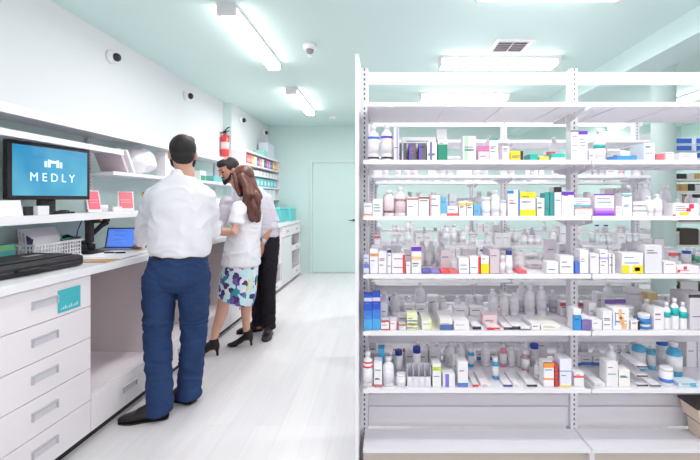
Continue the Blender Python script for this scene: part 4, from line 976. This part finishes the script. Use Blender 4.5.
# ------------------------------------------------------------------ people
def baked(name, bm, m, parent, vox=0.006, smooth=2, fold=None, cut=None):
    bmesh.ops.recalc_face_normals(bm, faces=bm.faces)
    me = bpy.data.meshes.new('t'); bm.to_mesh(me); bm.free()
    o = bpy.data.objects.new('t', me); COL.objects.link(o)
    r = o.modifiers.new('r', 'REMESH'); r.mode = 'VOXEL'; r.voxel_size = vox; r.use_smooth_shade = True
    s = o.modifiers.new('s', 'SMOOTH'); s.iterations = smooth*3; s.factor = 0.5
    dg = bpy.context.evaluated_depsgraph_get(); dg.update()
    me2 = bpy.data.meshes.new_from_object(o.evaluated_get(dg)); bpy.data.objects.remove(o)
    if fold:
        amp, fr, ax = fold
        ns = [v.normal.copy() for v in me2.vertices]
        for v, n in zip(me2.vertices, ns):
            p = Vector((v.co.x*fr*ax[0], v.co.y*fr*ax[1], v.co.z*fr*ax[2]))
            q = noise.noise_vector(p*0.6)
            a = 1-abs(noise.noise(p+q*1.3))*2.2
            v.co += n*(amp*a*(1 if v.co.z < 1.45 else max(.15, 1-(v.co.z-1.45)*12)))
    for p in me2.polygons: p.use_smooth = True
    me2.materials.clear(); me2.materials.append(m)
    ob = bpy.data.objects.new(name, me2); COL.objects.link(ob); ob.parent = parent
    if parent: 
        ob.location = -Vector(parent.location)
    return ob
def person(label, x, y): 
    t = bpy.data.objects.new('person', None); COL.objects.link(t); t.location = (x, y, 0); return tag(t, label, 'person')
def vx(v): return Vector(v)
def hand(bm, wrist, d, palmn, side, curl=0.5, L=0.185):
    """wrist point, finger direction d, palm normal, side: thumb side sign"""
    d = vx(d).normalized(); n = vx(palmn); n = (n-d*d.dot(n)).normalized(); s = d.cross(n)*side
    w = vx(wrist)
    loft(bm, [(w-d*.02, .026, .019), (w+d*.02, .034, .016), (w+d*.06, .041, .0145), (w+d*.088, .040, .013)], s, 16)
    for i, (off, ln) in enumerate(((.031, .072), (.0105, .08), (-.0105, .075), (-.031, .06))):
        p = w+d*.085+s*off; pts = [(p-d*.03, .0095, .0095)]
        a = curl*0.4; dd = d*math.cos(a)+n*math.sin(a)+s*off*0.8
        for k, f in enumerate((.42, .32, .26)):
            q = (pts[-1][0] if k else p) + dd.normalized()*ln*f
            if k == 0: pts.append((p, .0092, .009))
            pts.append((q, .0086-.0008*k, .0084-.0008*k)); a += curl*0.75; dd = d*math.cos(a)+n*math.sin(a)
        loft(bm, pts, s, 10)
    p0 = w+d*.022+s*.024; p1 = w+d*.05+s*.052+n*.008; p2 = w+d*.077+s*.058+n*.018; p3 = w+d*.098+s*.054+n*.026
    loft(bm, [(p0, .016, .014), (p1, .0125, .0115), (p2, .0105, .0098), (p3, .009, .008)], n, 10)
def head(bm, c, f, up=(0, 0, 1), k=1.0):
    """head from stacked sections; f = facing; returns mapper"""
    u = vx(up).normalized(); f = vx(f); f = (f-u*f.dot(u)).normalized(); r = f.cross(u)
    H = lambda a, b, z: vx(c)+(r*a+f*b+u*z)*k
    sec = [(-.112, .045, .024, .028), (-.095, .038, .042, .046), (-.06, .020, .056, .070), (-.025, .010, .066, .084), (.015, .002, .072, .092), (.05, -.004, .073, .094), (.08, -.008, .064, .084), (.102, -.01, .044, .06)]
    loft(bm, [(H(0, yo, z), rx*k, ry*k) for z, yo, rx, ry in sec], r, 24)
    loft(bm, [(H(0, .088, .02), .008*k, .008*k), (H(0, .104, -.01), .010*k, .010*k), (H(0, .110, -.028), .014*k, .010*k)], r, 10)
    loft(bm, [(H(-.02, .088, -.062), .006*k, .006*k), (H(0, .096, -.06), .008*k, .007*k), (H(.02, .088, -.062), .006*k, .006*k)], u, 10)
    rm = Matrix((r, f, u)).transposed()
    for sg in (-1, 1):
        ell(bm, H(sg*.076, -.008, -.012), (.011*k, .020*k, .032*k), 12, rm)
        loft(bm, [(H(sg*.05, .083, .022), .006, .006), (H(sg*.018, .094, .026), .007, .006)], u, 8)
    return H, rm
def eyes(parent, H, k=1.0):
    bm = bmesh.new()
    for sg in (-1, 1): ell(bm, H(sg*.031, .083, .004), (.010, .010, .009), 10)
    o = obj('eyes', bm, mat((50, 36, 34), .2), parent); o.location = -Vector(parent.location)
def shoe(bm, heel, toe, w=.047, h=.075, zb=0.0):
    heel = vx(heel); toe = vx(toe); d = (toe-heel).normalized(); L_ = (toe-heel).length; s = d.cross(Vector((0, 0, 1)))
    P_ = lambda f, z: heel+d*L_*f+Vector((0, 0, zb+z))
    loft(bm, [(P_(.07, .038), w*.80, .040), (P_(.25, .042), w*.84, .044), (P_(.5, .036), w*.94, .037), (P_(.72, .025), w*1.0, .025), (P_(.86, .022), w*.74, .021), (P_(.97, .015), w*.42, .014)], s, 18, 2.6)
    loft(bm, [(P_(.09, .055), w*.70, .055), (P_(.3, .062), w*.70, .05), (P_(.58, .040), w*.66, .034)], s, 14)
    loft(bm, [(P_(.17, .06), w*.74, w*.9), (P_(.17, .10), w*.74, w*.9)], s, 14)
def sole(parent, heel, toe, w=.05, c=None):
    heel = vx(heel); toe = vx(toe); d = (toe-heel).normalized(); L_ = (toe-heel).length; s = d.cross(Vector((0, 0, 1)))
    bm = bmesh.new(); ring0 = []; ring1 = []
    prof = [(-.01, .0), (.0, .6), (.08, .82), (.3, .78), (.5, .86), (.7, 1.0), (.85, .76), (.97, .38), (1.0, 0)]
    pts = [(f, a) for f, a in prof]+[(f, -a) for f, a in reversed(prof[1:-1])]
    for f, a in pts:
        p = heel+d*L_*f+s*w*a
        ring0.append(bm.verts.new((p.x, p.y, .001))); ring1.append(bm.verts.new((p.x, p.y, .012)))
    n = len(pts)
    for i in range(n): bm.faces.new((ring0[i], ring0[(i+1) % n], ring1[(i+1) % n], ring1[i]))
    bm.faces.new(ring0); bm.faces.new(ring1); bmesh.ops.recalc_face_normals(bm, faces=bm.faces)
    o = obj('sole', bm, c or mat((18, 15, 16), .5), parent); o.location = -Vector(parent.location) if parent.parent is None else (0, 0, 0)
    return o
SKIN = lambda c, n: noise_mat(n, tuple(v-6 for v in c), c, nscale=14, rough=.5)
JEANS = noise_mat('denim', (38, 58, 96), (46, 68, 110), nscale=5, rough=.85, detail=6, lo=.3, hi=.7, spec=.2)

# ================= man in white shirt and jeans
t = person('man in white shirt and blue jeans seen from behind, leaning on the counter', -1.39, 2.80)
SK1 = SKIN((206, 156, 134), 'skin_tan')
hc = vx((-1.362, 2.83, 1.705)); hf = vx((-.42, .9, -.08))
hpL, hpR = vx((-1.485, 2.78, .90)), vx((-1.29, 2.83, .90))
knL, knR = vx((-1.495, 2.76, .50)), vx((-1.305, 2.87, .50))
anL, anR = vx((-1.435, 2.68, .10)), vx((-1.345, 2.89, .10))
shL, shR = vx((-1.525, 2.80, 1.420)), vx((-1.215, 2.85, 1.420))
elL, elR = vx((-1.69, 2.96, 1.225)), vx((-1.225, 2.96, 1.17))
wrL, wrR = vx((-1.845, 3.165, 1.062)), vx((-1.40, 3.12, 1.10))
U = vx((1, .12, 0))
bm = bmesh.new()
H, rm = head(bm, hc, hf, k=1.04)
loft(bm, [(vx((-1.345, 2.82, 1.50)), .062, .062), (vx((-1.34, 2.82, 1.58)), .056, .058), (hc+vx((0, -.01, -.06)), .055, .06)], U, 18)
loft(bm, [(vx((-1.385, 2.81, .88)), .14, .10), (vx((-1.36, 2.81, 1.08)), .135, .095), (vx((-1.355, 2.82, 1.3)), .15, .105), (vx((-1.35, 2.82, 1.44)), .15, .09), (vx((-1.345, 2.82, 1.51)), .07, .06)], U, 20)
for s_, e_, w_ in ((shL, elL, wrL), (shR, elR, wrR)):
    loft(bm, [(s_, .045, .045), (e_, .036, .036), (e_.lerp(w_, .4), .035, .032), (w_, .026, .022)], (0, 0, 1), 14)
for h_, k_, a_ in ((hpL, knL, anL), (hpR, knR, anR)):
    loft(bm, [(h_, .075, .08), (k_, .05, .052), (a_, .036, .04), (a_-vx((0, 0, .06)), .034, .045)], U, 16)
hand(bm, wrL+vx((-.012, .012, -.006)), (-.62, .75, -.16), (0.1, 0.1, -1), -1, .45)
hand(bm, wrR+vx((-.01, .012, 0)), (-.75, .6, -.1), (0.2, 0.1, -1), -1, .6)
baked('body', bm, SK1, t, .005)
bm = bmesh.new()   # shirt
loft(bm, [(vx((-1.370, 2.805, 1.03)), .184, .137), (vx((-1.368, 2.805, 1.08)), .192, .142), (vx((-1.368, 2.81, 1.20)), .190, .137), (vx((-1.368, 2.815, 1.34)), .190, .135), (vx((-1.369, 2.82, 1.43)), .205, .118), (vx((-1.368, 2.82, 1.485)), .172, .095), (vx((-1.366, 2.822, 1.525)), .112, .082), (vx((-1.364, 2.825, 1.56)), .068, .07)], U, 28, 2.3, k0=.1)
for s_, e_, w_ in ((shL, elL, wrL), (shR, elR, wrR)):
    loft(bm, [(s_, .072, .070), (s_.lerp(e_, .4), .070, .068), (e_, .062, .060), (e_.lerp(w_, .45), .058, .055), (e_.lerp(w_, .8), .046, .043), (e_.lerp(w_, .93), .036, .034)], (0, 0, 1), 18, k1=.15)
baked('shirt', bm, mat((234, 232, 238), .8, spec=.2), t, .007, 6, (.0085, 8, (1, .8, 1.2)))
bm = bmesh.new(); loft(bm, [(vx((-1.366, 2.822, 1.545)), .074, .076), (vx((-1.364, 2.826, 1.59)), .064, .067)], U, 24, k1=.1)
baked('collar', bm, mat((242, 241, 246), .8, spec=.2), t, .005, 1)
bm = bmesh.new()   # jeans
loft(bm, [(vx((-1.38, 2.81, .86)), .178, .135), (vx((-1.38, 2.805, .93)), .188, .138), (vx((-1.368, 2.805, 1.03)), .172, .125), (vx((-1.366, 2.805, 1.045)), .170, .123)], U, 26, 2.3)
for h_, k_, a_ in ((hpL, knL, anL), (hpR, knR, anR)):
    loft(bm, [(h_, .105, .115), (h_.lerp(k_, .45), .098, .102), (k_, .081, .080), (k_.lerp(a_, .5), .078, .078), (a_+vx((0, 0, .03)), .074, .080), (a_-vx((.0, 0, .055)), .076, .088)], U, 22, k1=.1)
baked('jeans', bm, JEANS, t, .006, 2, (.0075, 6.5, (1, 1, 2.4)))
bm = bmesh.new()
loft(bm, [(vx((-1.3685, 2.805, 1.012)), .1795, .133), (vx((-1.368, 2.805, 1.045)), .179, .132)], U, 30, 2.3, k0=.1, k1=.1); bm = bm; baked('belt', bm, mat((26, 24, 30), .4), t, .006, 1)
for nm, hh, tt in (('shoe', (-1.390, 2.695, 0), (-1.665, 2.615, 0)), ('shoe', (-1.315, 2.885, 0), (-1.56, 2.965, 0))):
    bm = bmesh.new(); shoe(bm, hh, tt, zb=.008); o = baked(nm, bm, M_LEATHER, t, .005); sole(o, hh, tt)
HAIR = noise_mat('black_hair', (16, 12, 14), (34, 27, 29), (3, 3, 1), nscale=30, rough=.65)
bm = bmesh.new()
ell(bm, H(0, -.022, .034), (.084, .098, .092), 24, rm); ell(bm, H(0, -.05, -.015), (.073, .062, .062), 20, rm); ell(bm, H(0, .035, .07), (.070, .062, .052), 18, rm)
ell(bm, H(.03, .05, .092), (.045, .05, .035), 14, rm)
baked('hair', bm, HAIR, t, .005, 2, (.004, 40, (1, 1, .4)))
bm = bmesh.new()
for sg in (-1, 1): loft(bm, [(H(sg*.067, .03, -.02), .012, .02), (H(sg*.055, .05, -.07), .014, .022), (H(sg*.02, .075, -.1), .016, .016), (H(0, .08, -.105), .016, .014)], vx((0, 0, 1)), 10)
baked('beard', bm, HAIR, t, .005)
eyes(t, H)

# ================= woman in white top and floral skirt
t = person('woman with long brown hair, white top and floral skirt, standing at the counter', -1.33, 3.86)
SK2 = SKIN((226, 174, 152), 'skin_light')
U = vx((.25, 1, 0)); fd = vx((-.95, .3, 0))
hc = vx((-1.315, 3.87, 1.595)); hf = vx((-.93, .35, -.22))
pel = vx((-1.325, 3.87, .84))
hL, hR = vx((-1.345, 3.78, .84)), vx((-1.315, 3.94, .84))
kL, kR = vx((-1.44, 3.76, .50)), vx((-1.325, 3.95, .50))
aL, aR = vx((-1.535, 3.75, .125)), vx((-1.315, 4.0, .125))
sL, sR = vx((-1.285, 3.73, 1.345)), vx((-1.26, 4.03, 1.345))
eL, eR = vx((-1.31, 3.65, 1.115)), vx((-1.36, 4.06, 1.10))
wL, wR = vx((-1.515, 3.705, 1.105)), vx((-1.57, 3.93, 1.115))
bm = bmesh.new(); H, rm = head(bm, hc, hf, k=.95)
loft(bm, [(vx((-1.28, 3.88, 1.38)), .05, .05), (vx((-1.29, 3.875, 1.45)), .044, .046), (hc+vx((.01, 0, -.06)), .045, .05)], U, 16)
loft(bm, [(pel, .13, .10), (vx((-1.305, 3.875, 1.0)), .11, .085), (vx((-1.285, 3.88, 1.2)), .12, .095), (vx((-1.275, 3.88, 1.33)), .125, .08), (vx((-1.28, 3.88, 1.39)), .06, .05)], U, 20)
for s_, e_, w_ in ((sL, eL, wL), (sR, eR, wR)):
    loft(bm, [(s_, .042, .042), (s_.lerp(e_, .6), .040, .041), (e_, .036, .036), (e_.lerp(w_, .35), .035, .034), (w_, .022, .020)], (0, 0, 1), 14)
for h_, k_, a_ in ((hL, kL, aL), (hR, kR, aR)):
    fw = vx((-.93, .1, 0)) if a_ is aL else vx((-1, -.1, 0))
    loft(bm, [(h_, .075, .08), (k_, .05, .052), (k_.lerp(a_, .3)-fw*.012, .052, .053), (k_.lerp(a_, .7), .038, .038), (a_, .029, .031), (a_-vx((0, 0, .04)), .028, .034)], U, 18)
    loft(bm, [(a_-vx((0, 0, .045))-fw*.02, .028, .026), (a_-vx((0, 0, .075))+fw*.06, .032, .022), (a_+fw*.12-vx((0, 0, .103)), .034, .014), (a_+fw*.155-vx((0, 0, .107)), .024, .010)], U, 14)
hand(bm, wL+vx((-.015, .005, .002)), (-.95, .25, -.05), (0, .9, -.4), -1, .9, )
hand(bm, wR+vx((-.015, -.005, .002)), (-.93, -.3, -.05), (0, -.7, -.6), 1, .8)
baked('body', bm, SK2, t, .005)
bm = bmesh.new()
loft(bm, [(vx((-1.325, 3.87, .80)), .195, .150), (vx((-1.318, 3.87, .90)), .188, .145), (vx((-1.305, 3.875, 1.02)), .165, .130), (vx((-1.295, 3.878, 1.16)), .160, .130), (vx((-1.28, 3.88, 1.27)), .165, .120), (vx((-1.275, 3.88, 1.345)), .140, .092), (vx((-1.28, 3.88, 1.40)), .06, .06)], U, 26, 2.2, k0=.1)
for s_, e_ in ((sL, eL), (sR, eR)):
    loft(bm, [(s_+vx((0, 0, -.005)), .063, .062), (s_.lerp(e_, .35), .062, .062), (s_.lerp(e_, .72), .062, .062)], (0, 0, 1), 16, k1=.1)
baked('white_top', bm, mat((240, 238, 244), .8, spec=.2), t, .007, 3, (.008, 8, (1, 1, 1.4)))
def floral():
    m = bpy.data.materials.new('floral_print'); m.use_nodes = True; nt = m.node_tree; b = nt.nodes['Principled BSDF']; L = nt.links.new
    tc = nt.nodes.new('ShaderNodeTexCoord'); nz = nt.nodes.new('ShaderNodeTexNoise'); nz.inputs['Scale'].default_value = 14
    mx0 = nt.nodes.new('ShaderNodeMix'); mx0.data_type = 'VECTOR'; mx0.inputs['Factor'].default_value = .07
    L(tc.outputs['Object'], nz.inputs['Vector']); L(tc.outputs['Object'], mx0.inputs['A']); L(nz.outputs['Color'], mx0.inputs['B'])
    vo = nt.nodes.new('ShaderNodeTexVoronoi'); vo.inputs['Scale'].default_value = 25
    L(mx0.outputs['Result'], vo.inputs['Vector'])
    sp = nt.nodes.new('ShaderNodeSeparateColor'); L(vo.outputs['Color'], sp.inputs['Color'])
    cr = nt.nodes.new('ShaderNodeValToRGB'); cr.color_ramp.interpolation = 'CONSTANT'
    cs = [(0, (206, 236, 242)), (.30, (72, 48, 110)), (.48, (200, 232, 240)), (.56, (236, 230, 244)), (.66, (110, 80, 160)), (.76, (240, 226, 110)), (.80, (50, 150, 165)), (.90, (232, 240, 246))]
    e = cr.color_ramp.elements; e[0].position = 0; e[0].color = (*lin(cs[0][1]), 1); e[1].position = cs[1][0]; e[1].color = (*lin(cs[1][1]), 1)
    for p, c in cs[2:]:
        x = e.new(p); x.color = (*lin(c), 1)
    L(sp.outputs[0], cr.inputs['Fac']); L(cr.outputs['Color'], b.inputs['Base Color']); b.inputs['Roughness'].default_value = .8
    return m
bm = bmesh.new()
loft(bm, [(vx((-1.375, 3.865, .475)), .196, .155), (vx((-1.365, 3.867, .50)), .190, .150), (vx((-1.345, 3.868, .65)), .182, .145), (vx((-1.325, 3.87, .80)), .172, .135), (vx((-1.32, 3.87, .86)), .16, .12)], U, 28, 2.2, k0=.08)
baked('floral_skirt', bm, floral(), t, .007, 2, (.006, 12, (1, 1, .25)))
BROWN = noise_mat('brown_hair', (66, 34, 28), (118, 68, 56), (4, 4, .6), nscale=16, rough=.42, lo=.3, hi=.7)
bm = bmesh.new()
ell(bm, H(0, -.018, .030), (.083, .100, .090), 24, rm); ell(bm, H(0, -.055, -.03), (.078, .062, .075), 20, rm)
for i in range(7):
    a = (i-3)/3; ph = i*1.7
    top = H(a*.065, -.05-.02*(1-abs(a)), -.01)
    pts = []
    for k in range(8):
        f = k/7; z = top.z*(1-f)+1.20*f+.015*abs(a)
        bs = vx((-1.195+.022*math.sin(ph+f*8)+.03*math.cos(a*2), 3.80+a*.075*(1-.2*f)+.012*math.sin(ph*2+f*10), z))
        p = top.lerp(bs, min(1, f*2.3)); p.z = z
        pts.append((p, .044*(1-.5*f*f), .042*(1-.5*f*f)))
    loft(bm, pts, U, 12)
for sg in (-1, 1): loft(bm, [(H(sg*.07, .03, .04), .022, .03), (H(sg*.08, .0, -.03), .024, .035), (H(sg*.085, -.02, -.10), .024, .035), (H(sg*.08, -.045, -.17), .02, .03)], vx((0, 0, 1)), 12)
baked('long_hair', bm, BROWN, t, .006, 1, (.005, 26, (1, 1, .25)))
eyes(t, H)
for nm, a_, toe in (('high_heel_shoe', aL, (-1.67, 3.76, 0)), ('high_heel_shoe', aR, (-1.475, 3.985, 0))):
    a_ = vx(a_); toe = vx(toe); hd = vx((toe.x-a_.x, toe.y-a_.y, 0)).normalized(); s = hd.cross(Vector((0, 0, 1)))
    he = vx((a_.x, a_.y, 0))-hd*.035
    bm = bmesh.new()
    loft(bm, [(he+vx((0, 0, .095)), .033, .036), (he+hd*.06+vx((0, 0, .078)), .036, .032), (he+hd*.12+vx((0, 0, .040)), .041, .026), (he+hd*.17+vx((0, 0, .022)), .040, .019), (he+hd*.21+vx((0, 0, .016)), .022, .012)], s, 18)
    loft(bm, [(he+hd*.018+vx((0, 0, .085)), .038, .043), (he+hd*.03+vx((0, 0, .14)), .036, .042)], s, 16)
    loft(bm, [(he+hd*.0+vx((0, 0, .075)), .026, .024), (he-hd*.004+vx((0, 0, .04)), .012, .012), (he-hd*.006+vx((0, 0, .008)), .011, .011)], s, 12)
    loft(bm, [(he+hd*.125+vx((0, 0, .012)), .036, .008), (he+hd*.19+vx((0, 0, .009)), .028, .006)], s, 12)
    baked(nm, bm, M_BLACK, t, .004, 1)

# ================= bearded man behind her
t = person('bearded man in pale grey shirt and black trousers behind the woman, looking down', -1.28, 4.36)
SK3 = SKIN((196, 142, 118), 'skin_warm')
U = vx((1, .15, 0))
hc = vx((-1.565, 4.22, 1.69)); hf = vx((-.62, -.62, -.48)); up = vx((-.28, -.26, 1))
bm = bmesh.new(); H, rm = head(bm, hc, hf, up)
nb_ = vx((-1.475, 4.29, 1.50))
loft(bm, [(nb_, .06, .06), (nb_.lerp(hc, .5), .055, .056), (hc+vx((.01, 0, -.05)), .055, .06)], U, 16)
loft(bm, [(vx((-1.27, 4.38, .90)), .14, .1), (vx((-1.30, 4.37, 1.1)), .13, .095), (vx((-1.36, 4.34, 1.3)), .15, .105), (vx((-1.42, 4.32, 1.43)), .14, .085), (nb_, .07, .06)], U, 20)
sL, sR = vx((-1.245, 4.35, 1.40)), vx((-1.595, 4.28, 1.385))
eL, eR = vx((-1.155, 4.36, 1.16)), vx((-1.68, 4.27, 1.15))
wL, wR = vx((-1.235, 4.235, .95)), vx((-1.705, 4.06, 1.075))
for s_, e_, w_ in ((sL, eL, wL), (sR, eR, wR)):
    loft(bm, [(s_, .046, .046), (e_, .040, .040), (e_.lerp(w_, .35), .042, .038), (w_, .027, .023)], (0, 0, 1), 14)
hL, hR = vx((-1.20, 4.38, .90)), vx((-1.35, 4.38, .90)); kL, kR = vx((-1.20, 4.32, .49)), vx((-1.33, 4.42, .49)); aL, aR = vx((-1.195, 4.33, .1)), vx((-1.345, 4.46, .1))
for h_, k_, a_ in ((hL, kL, aL), (hR, kR, aR)):
    loft(bm, [(h_, .075, .08), (k_, .05, .052), (a_, .036, .04), (a_-vx((0, 0, .06)), .034, .045)], U, 16)
hand(bm, wL+vx((0, 0, -.01)), (-.12, .12, -1), (-1, .2, 0), 1, .5)
hand(bm, wR+vx((-.005, -.015, -.0)), (-.25, -.93, -.12), (0, 0, -1), 1, .5)
baked('body', bm, SK3, t, .005)
bm = bmesh.new()
loft(bm, [(vx((-1.275, 4.38, .99)), .170, .125), (vx((-1.29, 4.37, 1.08)), .175, .128), (vx((-1.32, 4.355, 1.2)), .180, .128), (vx((-1.37, 4.34, 1.32)), .190, .124), (vx((-1.42, 4.315, 1.42)), .185, .105), (vx((-1.45, 4.30, 1.475)), .12, .08), (vx((-1.475, 4.29, 1.525)), .068, .066)], U, 26, 2.2, k0=.1)
for s_, e_, w_ in ((sL, eL, wL), (sR, eR, wR)):
    loft(bm, [(s_, .072, .070), (s_.lerp(e_, .5), .065, .064), (e_, .060, .058), (e_.lerp(w_, .12), .057, .055)], (0, 0, 1), 18, k1=.1)
baked('shirt', bm, mat((212, 206, 218), .8, spec=.2), t, .007, 3, (.006, 8, (1, 1, 1.5)))
bm = bmesh.new()
for e_, w_ in ((eL, wL), (eR, wR)): loft(bm, [(e_.lerp(w_, .08), .060, .058), (e_.lerp(w_, .24), .058, .056)], (0, 0, 1), 18)
baked('rolled_cuffs', bm, mat((226, 222, 230), .8), t, .006, 1)
bm = bmesh.new()
loft(bm, [(vx((-1.275, 4.375, .86)), .165, .13), (vx((-1.275, 4.375, .93)), .172, .13), (vx((-1.273, 4.38, 1.01)), .165, .125)], U, 24, 2.2)
for h_, k_, a_ in ((hL, kL, aL), (hR, kR, aR)):
    loft(bm, [(h_, .095, .105), (h_.lerp(k_, .45), .086, .09), (k_, .072, .074), (k_.lerp(a_, .5), .068, .07), (a_+vx((0, 0, .02)), .064, .07), (a_-vx((0, 0, .03)), .066, .075)], U, 20, k1=.1)
baked('trousers', bm, mat((36, 33, 40), .85, spec=.2), t, .006, 2, (.005, 9, (1, 1, 2)))
for hh, tt in (((-1.205, 4.385, 0), (-1.17, 4.10, 0)), ((-1.31, 4.49, 0), (-1.54, 4.35, 0))):
    bm = bmesh.new(); shoe(bm, hh, tt, zb=.008); o = baked('shoe', bm, mat((44, 34, 36), .4), t, .005); sole(o, hh, tt)
bm = bmesh.new(); loft(bm, [(wL+(eL-wL)*.06, .031, .028), (wL+(eL-wL)*.15, .032, .029)], (0, 0, 1), 18); baked('wristwatch', bm, M_METAL, t, .004, 1)
bm = bmesh.new()
ell(bm, H(0, -.02, .036), (.084, .098, .090), 24, rm); ell(bm, H(0, -.045, -.015), (.075, .062, .060), 20, rm); ell(bm, H(0, .04, .078), (.068, .058, .045), 18, rm)
baked('hair', bm, HAIR, t, .005, 2, (.004, 40, (1, 1, .4)))
bm = bmesh.new()
loft(bm, [(H(-.066, .02, -.03), .01, .02), (H(-.055, .055, -.075), .014, .026), (H(0, .088, -.105), .024, .022), (H(.055, .055, -.075), .014, .026), (H(.066, .02, -.03), .01, .02)], vx((0, 0, 1)), 12)
loft(bm, [(H(-.028, .088, -.052), .006, .007), (H(0, .100, -.044), .008, .008), (H(.028, .088, -.052), .006, .007)], vx((0, 0, 1)), 10)
baked('beard', bm, HAIR, t, .005)
bm = bmesh.new()
for sg in (-1, 1): loft(bm, [(H(sg*.014, .098, .028), .005, .005), (H(sg*.048, .084, .030), .005, .005)], vx((0, 0, 1)), 8)
baked('eyebrows', bm, HAIR, t, .004, 1)
eyes(t, H)

# ------------------------------------------------------------------ output look
SC.view_settings.view_transform = 'Standard'; SC.view_settings.look = 'None'
SC.view_settings.exposure = -0.05; SC.view_settings.gamma = 1.0; SC.view_settings.use_curve_mapping = False
SC.cycles.use_denoising = True
SC.cycles.max_bounces = 8; SC.cycles.diffuse_bounces = 5; SC.cycles.glossy_bounces = 3; SC.cycles.sample_clamp_indirect = 6
